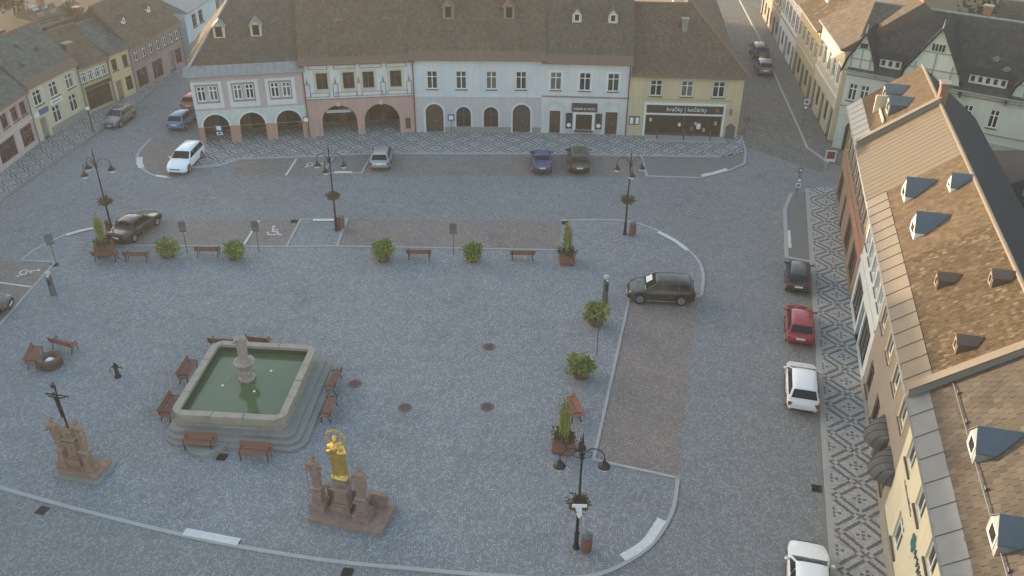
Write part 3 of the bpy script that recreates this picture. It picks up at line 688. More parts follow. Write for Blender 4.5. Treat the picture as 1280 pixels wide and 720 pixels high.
# --- white house with a snack bar
wins = [1.22, 3.82, 6.35]
holes = [(rectpoly(u, 4.2, 1.02, 1.65), .2) for u in wins] + [(rectpoly(1.25, 0, .98, 2.25), .3), (rectpoly(6.4, 0, 1.1, 2.25), .3), (rectpoly(3.9, .45, 1.5, 1.55), .25)]
h = house('snack_bar_house', 'white house with a small snack bar front and arched door surrounds', Bp[3], Bp[4], 11, 6.85, 12.4, 'p_white', holes)
for u in wins: surround(h.root, rectpoly(u, 4.2, 1.02, 1.65), .15, 'frame_white'); window(h.root, u, 4.2, 1.02, 1.65)
band(h, 3.55, 3.68, 'p_mauve', .07); band(h, .02, .5, 'p_lilac', .05, 'plinth', 2.0, 5.7)
for u in (1.25, 6.4):
    door(h.root, rectpoly(u, .12, 1.0, 2.13)); P = archpoly(u, 0, 1.35, 2.95); b = MB(); out = archpoly(u, 0, 1.9, 3.3); ringprism(b, out, P, -.07, -.003); b.build('door_surround', 'p_greenwhite', h.root)
window(h.root, 3.9, .45, 1.5, 1.55, bars=0, transom=.82, glass='glass_warm', fm='frame_brown', sill=False)
surround(h.root, rectpoly(3.9, .45, 1.5, 1.55), .22, 'frame_white', -.1)
MB().box(2.75, 5.05, -.18, -.003, 2.28, 3.05).build('shop_sign', 'sign_dark', h.root); textmesh('KEBAB & PIZZA', .29, 'lettering', 'frame_white', h.root, 3.9, 2.55, -.2)
for u in (2.55, 5.25):
    p = MB().box(u - .3, u + .3, -.09, -.003, .6, 2.1).build('menu_board', 'poster', h.root); MB().vprism(circ(u, .95, .2, 14), -.1, -.092).build('plate_picture', 'plate', p)
MB().box(3.0, 4.8, -.3, -.052, .35, .47).build('counter_shelf', 'wood_dark', h.root)
roof(h, tile=(.22, .23), cols=BROWN2, start=.08, ov_side=.1); gutter(h, 'copper_red'); eave_panels(h, 8, .2, 'roof_brown', seam=False); downpipe(h, h.W - .12, 'frame_brown')
for u in (2.9, 6.1): dormer(h, u, 2.5, .85, .7, .55, 'p_cream', 'slab', 'frame_white')
# --- yellow toy shop
wins = [2.3, 5.05, 7.85]
holes = [(rectpoly(u, 3.9, 1.05, 1.45), .2) for u in wins] + [(rectpoly(5.05, .0, 6.9, 2.15), .35)]
h = house('toy_shop', 'yellow house with a wide dark shopfront and hipped brown roof', Bp[4], Bp[5], 11, 5.85, 10.7, 'p_yellow', holes)
for u in wins: surround(h.root, rectpoly(u, 3.9, 1.05, 1.45), .12, 'p_cream'); window(h.root, u, 3.9, 1.05, 1.45)
band(h, 3.58, 3.66, 'p_ochre', .06, u0=1.2, u1=9.0); band(h, .02, .35, 'p_cream', .05, 'plinth', 0, 1.3)
b = MB(); ringprism(b, rectpoly(5.05, .0, 7.3, 3.3), rectpoly(5.05, .0, 6.9, 3.1), -.08, -.003); b.box(1.6, 8.5, -.08, -.003, 2.16, 2.36); b.build('shopfront_frame', 'frame_white', h.root)
MB().box(1.62, 8.48, -.14, -.084, 2.37, 3.08).build('shop_sign', 'sign_dark', h.root); textmesh('hračky | kočárky', .52, 'lettering', 'frame_white', h.root, 5.2, 2.73, -.155)
MB().vprism(circ(7.95, 2.72, .2, 14), -.15, -.143).build('sign_logo', 'copper_red', h.root)
xs = [1.65, 2.6, 5.05, 7.5, 8.45]
for i in range(4):
    MB().box(xs[i] + .06, xs[i + 1] - .06, .25, .28, .35, 2.1).build('shop_pane', 'glass_warm', h.root); MB().box(xs[i] + .02, xs[i + 1] - .02, .2, .31, .0, .34).build('stall_riser', 'frame_brown', h.root)
for x in xs: MB().box(x - .05, x + .05, .18, .32, 0, 2.14).build('shopfront_post', 'frame_brown', h.root)
for k, (u, v, s_, mt) in enumerate(((5.9, .75, .28, 'copper_red'), (6.5, .95, .36, 'plate'), (7.0, .65, .24, 'p_rose'), (6.2, 1.25, .2, 'p_cream'), (4.75, 1.1, .22, 'plate'), (8.0, 1.3, .25, 'p_rose'), (2.1, 1.5, .22, 'p_cream'))):
    MB().box(u - s_ / 2, u + s_ / 2, .245, .249, v - s_ / 2, v + s_).build('window_decal', mt, h.root)
for u in (.35, .85):
    p = MB().box(u - .22, u + .22, -.1, -.003, 1.15, 1.95).build('notice_case', 'frame_brown', h.root); MB().box(u - .15, u + .15, -.108, -.102, 1.25, 1.85).build('notice_paper', 'plate', p)
b = MB(); b.vprism([(8.95, .1), (9.75, .1), (9.75, 1.2), (9.35, 1.5), (8.95, 1.2)], -.12, -.003); b.build('electric_cabinet', 'sign_grey', h.root)
MB().box(9.1, 9.2, -.4, -.003, 2.4, 2.9).build('bracket_sign', 'copper_red', h.root)
roof(h, hipR=5.0, tile=(.22, .23), cols=BROWN, start=.0); gutter(h, 'copper_red'); chimney(h, 4.7, 3.4, .45, .45, 9.9, 'p_tan'); chimney(h, 4.2, 6.0, .9, .7, 12.0, 'p_cream')
MB().prism([(1.6, -1.25), (8.8, -1.25), (8.8, -.1), (1.6, -.1)], .1, .24).build('entrance_step', 'granite', h.root)
rl = E('handrail', (h.root.location.x, h.root.location.y, .24), h.root.rotation_euler.z, 'dark metal handrail on the step before the toy shop window', 'railing')
for u in (2.65, 5.05, 7.45): MB().box(u - .05, u + .05, -1.15, -1.05, 0, 1.0).build('post', 'frame_brown', rl)
for a_, c_ in ((2.7, 5.0), (5.1, 7.4)): MB().box(a_, c_, -1.12, -1.08, .55, .63).build('rail', 'frame_brown', rl)

# ------------------------------------------------------------------ right-hand row
def RP(Y): return (RW(Y), Y)
TAN = [(.108, .077, .048), (.102, .072, .046), (.116, .083, .052), (.095, .068, .045), (.11, .08, .051)]
MOSS = [(.082, .057, .034), (.076, .053, .032), (.088, .062, .037), (.12, .094, .064), (.068, .049, .031), (.084, .059, .035), (.08, .057, .035), (.074, .054, .035)]
SHING = [(.082, .07, .058), (.076, .065, .054), (.089, .076, .062), (.07, .06, .051)]
RO = dict(depth=8.2, eave=7.4, ridge=11.0)  # back slopes of these roofs are coloured dark to stand for shade
def parapet(h, u, th=.34, up=.42, mat='p_tan', capm='tin_tan'):
    b = MB(); e0 = Vector((u, -h.ov - .1, h.eave - .2)); pts = [(-h.ov - .05, h.eave - .15), (-h.ov - .05, h.eave + up), (h.ry, h.ridge + up), (h.ry, h.ridge - .2)]
    o = MB().add([(x, p[0], p[1]) for x in (u - th / 2, u + th / 2) for p in pts], [(0, 1, 2, 3), (4, 5, 6, 7), (0, 1, 5, 4), (1, 2, 6, 5), (2, 3, 7, 6), (3, 0, 4, 7)]).build('parapet', mat, h.root)
    MB().beam((u, -h.ov - .1, h.eave + up + .04), (u, h.ry, h.ridge + up + .04), th + .14, .07).build('coping', capm, o)
def two_rows(h, us, w=1.1, fm='frame_white', surr=None, v=4.75, hh=1.65, glass='glass'):
    for u in us:
        if surr: surround(h.root, rectpoly(u, v, w, hh), .14, surr)
        window(h.root, u, v, w, hh, fm=fm, glass=glass)
def upper(us, w=1.1, v=4.75, hh=1.65): return [(rectpoly(u, v, w, hh), .22) for u in us]
def shop(h, u, w, v=.5, hh=2.2, fm='frame_brown', bars=2):
    window(h.root, u, v, w, hh, fm=fm, bars=bars, transom=.8, sill=False, glass='glass_warm')
# corner house with the parapet
us = [1.1, 3.1, 5.1, 7.1]; hs = upper(us) + [(rectpoly(2.1, .4, 2.4, 2.3), .22), (rectpoly(5.9, .1, 1.1, 2.5), .25)]
h = house('brown_house', 'brown corner house with pale eave panels and a roof terrace cut', RP(66), RP(58), wall='p_brown', holes=hs, ov=.45, **RO)
two_rows(h, us, surr='p_tan'); shop(h, 2.1, 2.4, .4, 2.3); door(h.root, rectpoly(5.9, .12, 1.08, 2.46)); band(h, 3.6, 3.8, 'p_brick', .08)
roof(h, 'slate_dark', tile=(.23, .24), cols=TAN, start=.2, cap='tin_tan'); eave_panels(h, 8, .45, 'granite'); gutter(h)
for u in (2.6, 5.2): dormer(h, u, 1.5, 1.5, .9, .35, 'slate_blue', 'slate_blue', 'frame_white')
MB().box(1.5, 6.6, 1.15, 1.25, h.eave + (1.15 + .45) * h.tan, h.eave + (1.15 + .45) * h.tan + .25).build('terrace_wall', 'p_cream', h.root); MB().box(3.8, 4.0, .8, 2.4, h.eave + .9, h.eave + (2.4 + .45) * h.tan + .12).build('terrace_wall', 'p_cream', h.root)
parapet(h, h.W); chimney(h, h.W - .3, 4.2, .7, .5, 12.3)
# metal roofed house
us = [1.0, 3.0, 5.0, 7.0]; hs = upper(us) + [(rectpoly(2.0, .4, 2.6, 2.3), .22), (rectpoly(6.0, .4, 2.6, 2.3), .22)]
h = house('metal_roof_house', 'brown house with a tan standing seam metal roof', RP(58), RP(49.6), wall='p_brown', holes=hs, ov=.45, **RO)
two_rows(h, us, surr='p_tan'); shop(h, 2.0, 2.6, .4, 2.3); shop(h, 6.0, 2.6, .4, 2.3); band(h, 3.1, 3.75, 'p_brick', .07)
roof(h, 'slate_dark', cap='tin_tan'); gutter(h)
n = 15; L = h.W / n; off = Vector((0, -h.tan, 1)).normalized()
for i in range(n):
    b = MB(); a, c = i * L + .004, (i + 1) * L - .004; P = [Vector((x, y, h.eave + (y + h.ov) * h.tan)) for y in (-h.ov - .02, h.ry) for x in (a, c)]
    q = [P[0], P[1], P[3], P[2]]; b.add([p + off * .02 for p in q] + [p + off * .002 for p in q], [(0, 1, 2, 3), (0, 1, 5, 4), (1, 2, 6, 5), (2, 3, 7, 6), (3, 0, 4, 7)])
    b.beam(P[0] + off * .022, P[2] + off * .022, .025, .022); b.build('roof_sheet', 'tin_roof', h.root)
# light blue house
us = [.95, 2.75, 4.55, 6.35, 8.0]; hs = upper(us, 1.0) + [(rectpoly(1.9, .3, 2.8, 2.5), .25), (rectpoly(6.6, .3, 2.8, 2.5), .25), (rectpoly(4.3, .1, 1.1, 2.5), .25)]
h = house('light_blue_house', 'light blue house under a tan tiled roof with three slate blue dormers', RP(49.6), RP(41), wall='p_skyblue', holes=hs, ov=.45, **RO)
two_rows(h, us, 1.0, surr='p_greyblue'); shop(h, 1.9, 2.8, .3, 2.5); shop(h, 6.6, 2.8, .3, 2.5); door(h.root, rectpoly(4.3, .12, 1.08, 2.46)); band(h, 3.55, 3.75, 'p_greyblue', .08); band(h, 6.95, 7.1, 'p_greyblue', .08)
roof(h, 'slate_dark', tile=(.23, .24), cols=TAN, start=.22, cap='tin_tan', jit=.2); eave_panels(h, 8, .5, 'tin_tan', wob=.03); gutter(h)
dormer(h, 1.75, 1.1, 1.4, .45, .85, 'frame_white', 'slate_blue', over=.05); dormer(h, 6.3, 1.05, 1.45, .5, .85, 'frame_white', 'slate_blue', over=.05); dormer(h, 3.3, 3.0, 1.0, .35, .6, 'frame_white', 'slate_blue', over=.05)
# tan house with mossy roof
us = [1.3, 4.0, 6.7, 9.4]; hs = upper(us, 1.15) + [(rectpoly(u, .75, 1.25, 1.75), .25) for u in (1.6, 4.6, 9.2)] + [(rectpoly(6.9, .1, 1.2, 2.5), .25)]
h = house('tan_house', 'tan plastered house under a mossy brown tiled roof with little hooded dormers', RP(41), RP(30.5), wall='p_tan', holes=hs, ov=.45, **RO)
two_rows(h, us, 1.15, surr='p_cream')
for u in (1.6, 4.6, 9.2): window(h.root, u, .75, 1.25, 1.75, fm='frame_brown')
door(h.root, rectpoly(6.9, .12, 1.18, 2.46)); band(h, .02, .6, 'plinth', .06, 'plinth', 0, 6.2)
roof(h, 'slate_dark', tile=(.17, .2), cols=MOSS, start=.22, cap='tin_tan', jit=.25); eave_panels(h, 9, .5, 'tin_tan', wob=.03); gutter(h)
for u, y in ((3.4, 1.35), (5.1, 3.1), (8.85, 1.35)): dormer(h, u, y, .72, .62, .2, 'rust_tin', 'rust_tin', 'p_tan', over=.1)
parapet(h, h.W - .05)
# round fabric awnings over the doors of the tan house
for u, lb in ((7.5, 'grey domed awning over the brown door of the tan house'), (9.9, 'grey domed awning beside the wall with the green emblem')):
    p = h.root.matrix_basis if False else None
    b = MB(); rows = 7; vs = []
    for i in range(rows + 1):
        a = math.pi / 2 * i / rows
        for k in range(13):
            t_ = math.pi * k / 12; vs.append((-math.cos(t_) * .95, -math.sin(t_) * .95 * math.cos(a) - .02, math.sin(a) * .85))
    b.add(vs, [(i * 13 + k, i * 13 + k + 1, (i + 1) * 13 + k + 1, (i + 1) * 13 + k) for i in range(rows) for k in range(12)])
    d = (Vector((*RP(30.5), 0)) - Vector((*RP(41), 0))).normalized(); pos = Vector((*RP(41), 2.25)) + d * u
    o = tag(b.build('awning', 'awning', smooth=False, loc=pos, rz=math.atan2(d.y, d.x)), lb, 'awning', 'domed awnings on the tan house')
    for k in range(1, 12, 2):
        t_ = math.pi * k / 12; MB().tube([(-math.cos(t_) * .96 , -math.sin(t_) * .96 * math.cos(math.pi / 2 * i / 6) - .03, math.sin(math.pi / 2 * i / 6) * .86) for i in range(7)], .012, 5).build('rib', 'iron', o)
# cream house with the emblem
us = [1.4, 4.3, 7.2, 10.1, 13.0, 16]; hs = upper(us, 1.25, 4.7, 1.7) + [(rectpoly(u, 1.3, 1.3, 1.7), .25) for u in (2.9, 6.7, 10.5, 14.3)]
h = house('cream_house', 'cream house with an emblem and grey eave panels under a shingle roof', RP(30.5), RP(8), wall='p_pale', holes=hs, ov=.45, **RO)
two_rows(h, us, 1.25, v=4.7, hh=1.7)
for u in (2.9, 6.7, 10.5, 14.3): window(h.root, u, 1.3, 1.3, 1.7)
band(h, .02, .95, 'plinth', .07, 'plinth')
roof(h, 'slate_dark', tile=(.34, .28), cols=SHING, start=.16, cap='tin', jit=.16); eave_panels(h, 17, .28, 'tin_grey', wob=.02); gutter(h, 'tin_grey')
for u, y in ((4.6, .95), (9.1, .85), (13.6, .9)): dormer(h, u, y, 1.3, .6, .7, 'tin', 'slate_blue', 'frame_white', over=.05)
b = MB(); n = 12
for i in range(n):
    u = 1 + i * 1.9; y = 1.05; z = h.eave + (y + h.ov) * h.tan; b.add([(u - .09, y, z), (u + .09, y, z), (u + .09, y + .02, z + .2), (u - .09, y + .02, z + .2)], [(0, 1, 2, 3)]); b.box(u - .02, u + .02, y - .02, y + .2, z + .02, z + .08)
b.tube([(.4, 1.0, h.eave + 1.45 * h.tan + .16), (h.W - .4, 1.0, h.eave + 1.45 * h.tan + .16)], .025, 6)
b.build('snow_guard', 'tin_grey', h.root)
em = MB()
for a in range(5): em.ell((5.0 + .22 * math.cos(a * 1.257), -.03, 3.85 + .25 * math.sin(a * 1.257)), (.17, .03, .19), 6)
eo = em.build('emblem', 'teal', h.root)
b = MB()
for k in range(6):
    v = 3.3 - k * .0; u0 = 4.55 + k * .28
    b.tube([(5.5 + k * .42, -.03, 3.75 + .16 * math.sin(k * 2.1)), (5.6 + k * .42, -.03, 4.05), (5.72 + k * .42, -.03, 3.7), (5.86 + k * .42, -.03, 3.95 + .1 * math.sin(k))], .035, 6)
b.build('painted_script', 'slate_blue', h.root)
b = MB()
for k in range(11): b.box(1.6 + k * .2, 1.6 + k * .2 + rng.uniform(.08, .15), -.02, -.003, 4.0, 4.0 + rng.choice((.12, .16, .2)))
b.build('painted_script', 'slate_blue', h.root)
# low sheds and yards behind the row
h = house('yard_building', 'long low dark slate roofed building behind the tiled houses', (33.2, 57), (31.4, 38), 9, 4.6, 6.8, 'p_tan'); roof(h, 'slate_dark', cap='tin')
chimney(h, 2.2, 1.6, .8, .6, 7.4, 'p_ochre')
h = house('yard_building', 'long low dark roofed building behind the shingle roof house', (28.6, 37.5), (22.2, 12), 9, 4.4, 6.4, 'p_tan'); roof(h, 'slate_dark', cap='tin')
h = house('garden_shed', 'brown flat roofed shed beside the pale green half timbered building', (37, 66.2), (34.6, 58.2), 11, 3.8, 4.6, 'p_brown'); roof(h, 'slab', cap='tin')

# ------------------------------------------------------------------ half timbered corner building
A = (28.6, 75.6); B = (52, 60.5)
us = [.75, 1.75, 3.1, 4.0, 8.6, 10.0, 12]; hs = upper(us, .7, 4.6, 1.5) + [(archpoly(u, .1, 1.6, 2.8), .3) for u in (1.6, 4.4)]
h = house('half_timbered_building', 'pale green half timbered corner building with steep gables and dark slate roof', A, B, 10, 7.3, 11.9, 'p_mint', hs, ov=.35)
two_rows(h, us, .7, v=4.6, hh=1.5)
for u in (1.6, 4.4): door(h.root, archpoly(u, .12, 1.58, 2.7))
band(h, 4.0, 4.12, 'p_timber', .05); band(h, 6.75, 6.88, 'p_timber', .06); band(h, 3.3, 3.45, 'p_greenwhite', .1)
roof(h, 'slate_dark', tile=(.26, .26), cols=[(.05, .054, .058), (.044, .047, .052), (.055, .057, .06)], cap='tin', jit=.2); gutter(h)
def gable(h, u, w, v0, v1, name='gable'):
    zr = v1; y2 = (zr - h.eave) / h.tan - h.ov
    b = MB(); P = [(u - w / 2, v0), (u + w / 2, v0), (u + w / 2 - .25, v0 + (v1 - v0) * .28), (u, v1), (u - w / 2 + .25, v0 + (v1 - v0) * .28)]
    b.vprism(P, -.15, .4); o = b.build(name, 'p_mint', h.root)
    b = MB()
    for f in (.02, .34, .62):
        hw_ = (w / 2 - .1) * (1 - max(0, f - .2) * 1.2); b.box(u - hw_, u + hw_, -.2, -.153, v0 + (v1 - v0) * f, v0 + (v1 - v0) * f + .12)
    for dx in (-.3, 0, .3): b.box(u + dx * w - .05, u + dx * w + .05, -.195, -.153, v0, v0 + (v1 - v0) * (.62 if dx == 0 else .45))
    b.build('timber', 'p_timber', o)
    b = MB()
    for k in (-1.5, -.5, .5, 1.5): b.box(u + k * .26 * w / 4.7 - .08, u + k * .26 * w / 4.7 + .08, -.2, -.153, v0 + (v1 - v0) * .66, v0 + (v1 - v0) * .77)
    b.build('attic_window', 'glass', o)
    b = MB()
    for s_ in (-1, 1):
        e1 = u + s_ * (w / 2 + .15); zm = v0 + (v1 - v0) * .28; em_ = u + s_ * (w / 2 - .12)
        ym = max(.4, (zm - h.eave) / h.tan - h.ov); ye = .4
        T = [Vector((u, -.4, v1 + .1)), Vector((em_, -.4, zm + .08)), Vector((em_, ym, zm + .08)), Vector((u, y2, v1 + .1))]
        Q = [Vector((em_, -.4, zm + .08)), Vector((e1, -.4, v0 - .1)), Vector((e1, ye, v0 - .1)), Vector((em_, ym, zm + .08))]
        for T_ in (T, Q): b.add(T_ + [p + Vector((s_ * .05, 0, .08)) for p in T_], [(0, 1, 2, 3), (4, 5, 6, 7), (0, 1, 5, 4), (1, 2, 6, 5), (2, 3, 7, 6), (3, 0, 4, 7)])
    b.build('gable_roof', 'slate_dark', o)
    MB().tube([(u, -.3, v1), (u, -.3, v1 + .9)], [.07, .02], 6).build('finial', 'tin', o)
gable(h, .95, 2.6, 7.1, 10.4); gable(h, 6.65, 4.7, 6.7, 11.7); gable(h, 15.0, 4.7, 6.7, 11.7); gable(h, 23.0, 4.7, 6.7, 11.7)
def strip_dormer(h, u0, u1, y, hh, n):
    zf = h.eave + (y + h.ov) * h.tan
    b = MB(); y2 = y + hh / h.tan * 1.25; b.add([(u0, y, zf), (u1, y, zf), (u1, y, zf + hh), (u0, y, zf + hh), (u0, y2, zf + hh * 1.25), (u1, y2, zf + hh * 1.25)], [(0, 1, 2, 3), (3, 2, 5, 4), (0, 3, 4), (1, 2, 5)])
    o = b.build('dormer', 'p_greenwhite', h.root)
    MB().add([(u0 - .1, y - .15, zf + hh), (u1 + .1, y - .15, zf + hh), (u1 + .1, y2, zf + hh * 1.3 + .06), (u0 - .1, y2, zf + hh * 1.3 + .06)], [(0, 1, 2, 3)]).build('dormer_roof', 'slate_dark', o)
    L = (u1 - u0) / n
    for k in range(n): MB().box(u0 + k * L + .14, u0 + (k + 1) * L - .14, y - .02, y - .003, zf + .2, zf + hh - .12).build('pane', 'glass', o)
strip_dormer(h, 2.4, 4.1, .25, .75, 3); strip_dormer(h, 9.4, 12.2, .25, .75, 5); strip_dormer(h, 17.8, 20.4, .25, .75, 5)
b = MB(); b.vprism([(6.1, 4.6), (7.2, 4.6), (7.2, 6.5), (6.1, 6.5)], -.9, -.16); o = b.build('oriel', 'p_mint', h.root)
MB().add([(5.8, -1.2, 6.45), (7.5, -1.2, 6.45), (7.5, -.16, 6.45), (5.8, -.16, 6.45), (6.65, -.4, 8.3)], [(0, 1, 4), (1, 2, 4), (2, 3, 4), (3, 0, 4), (0, 1, 2, 3)]).build('oriel_roof', 'slate_dark', o)
MB().box(6.3, 7.0, -.93, -.903, 5.1, 6.2).build('pane', 'glass', o)
for u, y in ((10.8, 2.0), (11.8, 1.4)): dormer(h, u, y, .4, .2, .12, 'tin', 'tin', win=False)
chimney(h, 8.9, 5.2, .6, .5)
h2 = house('slate_roof_building', 'dark slate roofed building standing behind the half timbered gables', (44, 84), (64, 71), 10, 6.0, 10.2, 'p_mauve'); roof(h2, 'slate_dark', cap='tin', tile=(.5, .42), cols=[(.07, .065, .05), (.06, .055, .045)])
chimney(h2, 6, 5, .9, .8, mat='p_tan')
# ------------------------------------------------------------------ side street, both sides
def street_house(name, label, A, B, depth, eave, ridge, wall, n, trim, rmat='slab', cols=BROWN2, extra=None, hip=0):
    W_ = (Vector(B) - Vector(A)).length; us = [W_ * (i + .5) / n for i in range(n)]; k = eave / 7.4
    hs = upper(us, 1.0, 4.4 * k, 1.55 * k) + [(rectpoly(u, .8 * k if i % 2 else .1, 1.1, (1.7 if i % 2 else 2.4) * k), .25) for i, u in enumerate(us)]
    h = house(name, label, A, B, depth, eave, ridge, wall, hs)
    for i, u in enumerate(us):
        surround(h.root, rectpoly(u, 4.4 * k, 1.0, 1.55 * k), .13, trim); window(h.root, u, 4.4 * k, 1.0, 1.55 * k, sill=False)
        if i % 2: window(h.root, u, .8 * k, 1.1, 1.7 * k, fm='frame_brown', glass='glass_warm', sill=False)
        else: door(h.root, rectpoly(u, .12, 1.08, 2.36 * k))
    band(h, 3.5 * k, 3.65 * k, trim, .07); band(h, eave - .4, eave - .2, trim, .12)
    roof(h, rmat, tile=(.4, .36), cols=cols, hipL=hip); gutter(h)
    return h
h = street_house('street_house', 'cream house beside the pale green corner building along the side street', (29.6, 86.8), (28.75, 77.2), 11, 8.4, 12.6, 'p_cream', 5, 'frame_white'); chimney(h, 4, 4.6)
h = street_house('street_house', 'ochre house up the side street past the cream one', (30.5, 97), (29.65, 87), 11, 7.2, 11.0, 'p_ochre', 5, 'p_cream', cols=MOSS); dormer(h, 3, 1.5, 2.0, .8, .9, 'p_white', 'tin'); chimney(h, 6, 4.6)
h = street_house('street_house', 'white gabled house up the side street behind the parked cars', (31.4, 107.5), (30.55, 97.2), 11, 7.0, 11.4, 'p_white', 5, 'p_tan'); dormer(h, 4, 1.0, 2.6, 1.0, 1.2, 'p_white', 'tin'); chimney(h, 7.5, 4.6, mat='p_cream')
h = street_house('street_house', 'tan house at the far end of the side street', (32.6, 121), (31.45, 107.7), 11, 6.4, 10.5, 'p_tan', 6, 'p_cream')
h = street_house('street_house', 'low ochre house with a brown roof behind the toy shop', (21.9, 90.2), (24.6, 118), 9, 4.2, 8.0, 'p_ochre', 10, 'p_cream', cols=BROWN)
# ------------------------------------------------------------------ left-hand row
GREY = [(.10, .105, .10), (.09, .094, .09), (.115, .118, .11)]
LB = [(-42.9, 61.5), (-42.5, 68.14), (-42.2, 74.7), (-40.75, 81.8), (-39.3, 85.2), (-38.25, 88.0), (-36.2, 97.2)]
def left_house(name, label, i, eave, ridge, wall, us, w, trim, fm='frame_white', depth=6.6, v=3.05, hh=1.2, low=None, cols=GREY, glass='glass'):
    low = low or []; hs = [(rectpoly(u, v, w, hh), .18) for u in us] + [(rectpoly(u, v0, w0, h0), .2) for (u, v0, w0, h0, k) in low]
    h = house(name, label, LB[i], LB[i + 1], depth, eave, ridge, wall, hs, ov=.3)
    for u in us: surround(h.root, rectpoly(u, v, w, hh), .1, trim); window(h.root, u, v, w, hh, fm=fm, glass=glass, t=.06)
    for (u, v0, w0, h0, k) in low:
        if k == 'd': door(h.root, rectpoly(u, v0 + .1, w0 - .02, h0 - .1), 'p_tan')
        else: window(h.root, u, v0, w0, h0, fm=fm if k == 'w' else 'frame_brown', bars=2 if w0 > 1.6 else 1, glass='glass_warm', sill=False, t=.06)
    roof(h, tile=(.26, .25), cols=cols); gutter(h, 'copper_red', .06); downpipe(h, h.W - .12, 'tin_grey')
    return h
h = left_house('pink_shop', 'dusty pink house with a dark shop window beside the cream house', 1, 4.85, 8.3, 'p_pink', [.9, 2.6, 4.2, 5.6], 1.0, 'p_rose', 'frame_brown', low=[(2.0, .5, 2.6, 1.7, 's'), (5.2, .5, 1.9, 1.7, 's')]); band(h, 2.45, 2.65, 'p_cream', .12)
h = left_house('cream_shop', 'cream house with a blue sign over its door under a grey roof', 2, 5.05, 8.6, 'p_cream', [1.3, 3.55, 5.85], 1.15, 'p_white', v=3.15, hh=1.3, low=[(1.2, .1, .9, 1.9, 'd'), (3.2, .85, 1.1, 1.55, 'w'), (5.7, 1.0, 1.1, 1.55, 'w')])
MB().box(.9, 2.1, -.1, -.003, 2.3, 2.75).build('shop_sign', 'sign_blue', h.root); MB().box(2.6, 4.2, -.1, -.003, 2.6, 3.0).build('shop_sign', 'frame_white', h.root); MB().box(.3, .85, -.08, -.003, 2.25, 2.65).build('shop_sign', 'frame_white', h.root)
b = MB()
for k in range(8): b.box(2.8 + k * .15, 2.8 + k * .15 + .1, -.11, -.102, 2.74, 2.74 + rng.choice((.1, .13)))
b.build('lettering', 'sign_dark', h.root)
band(h, .02, .75, 'plinth', .1, 'plinth', 2.0, h.W); eave_panels(h, 6, .25, 'roof_brown', seam=False)
for u, y in ((1.6, 1.0), (4.6, 1.5), (3.0, 2.2)): dormer(h, u, y, .6, .06, .22, 'slab', 'slab', win=False)
h = left_house('beige_shop', 'narrow beige house with four small windows over a dark shop', 3, 4.6, 7.4, 'p_ochre', [.5, 1.35, 2.2, 3.05], .55, 'p_white', v=3.0, hh=.95, low=[(1.85, .3, 3.0, 1.9, 's')], cols=BROWN); MB().box(.3, 3.4, -.14, -.003, 2.3, 2.6).build('shop_sign', 'sign_dark', h.root); chimney(h, .6, 1.2, .8, .5, 6.6)
h = left_house('yellow_house', 'narrow yellow house with a brown door between two shops', 4, 4.8, 7.2, 'p_yellow', [.75, 2.25], .7, 'p_cream', 'frame_brown', v=3.0, hh=1.15, low=[(.8, .1, .8, 1.9, 'd'), (2.2, .6, .9, 1.4, 's')])
h = left_house('dark_front_house', 'long brown fronted house with a brown roof at the corner', 5, 4.7, 8.4, 'p_mauve', [1.0, 2.4, 3.7, 5.0, 6.3, 7.6, 8.7], .75, 'p_tan', v=3.0, hh=1.15, low=[(1.4, .3, 1.8, 1.8, 's'), (4.2, .3, 1.8, 1.8, 's'), (6.9, .1, .95, 2.1, 'd'), (8.3, .5, 1.2, 1.6, 's')], cols=BROWN); band(h, 2.45, 2.7, 'p_tan', .1)
for u in (2.0, 6.5): dormer(h, u, 1.3, .5, .5, .3, 'frame_white', 'slab')
for i, (y0, y1, e) in enumerate(((60, 48, 10.0), (47.9, 36, 10.6), (35.9, 22, 9.8), (21.9, 4, 10.2))):  # unseen houses beside the square, made tall to block the low sun
    h = house('tall_town_house', ['tall grey town house on the square next to the dusty pink shop', 'tall cream town house on the square facing the fountain', 'tall pink town house on the square facing the crucifix', 'tall yellow town house at the corner of the square'][i], (-44.0 - .02 * (60 - y1), y1), (-43.6 - .02 * (60 - y0), y0), 10, e, e + 4.6, ['p_lilac', 'p_cream', 'p_pink', 'p_yellow'][i], upper([1.5, 4, 6.5, 9], 1.1, 4.4, 1.6) + upper([1.5, 4, 6.5, 9], 1.1, 7.4, 1.6))
    two_rows(h, [1.5, 4, 6.5, 9], 1.1, v=4.4, hh=1.6); two_rows(h, [1.5, 4, 6.5, 9], 1.1, v=7.4, hh=1.6); roof(h, tile=(.45, .42), cols=BROWN2); gutter(h)
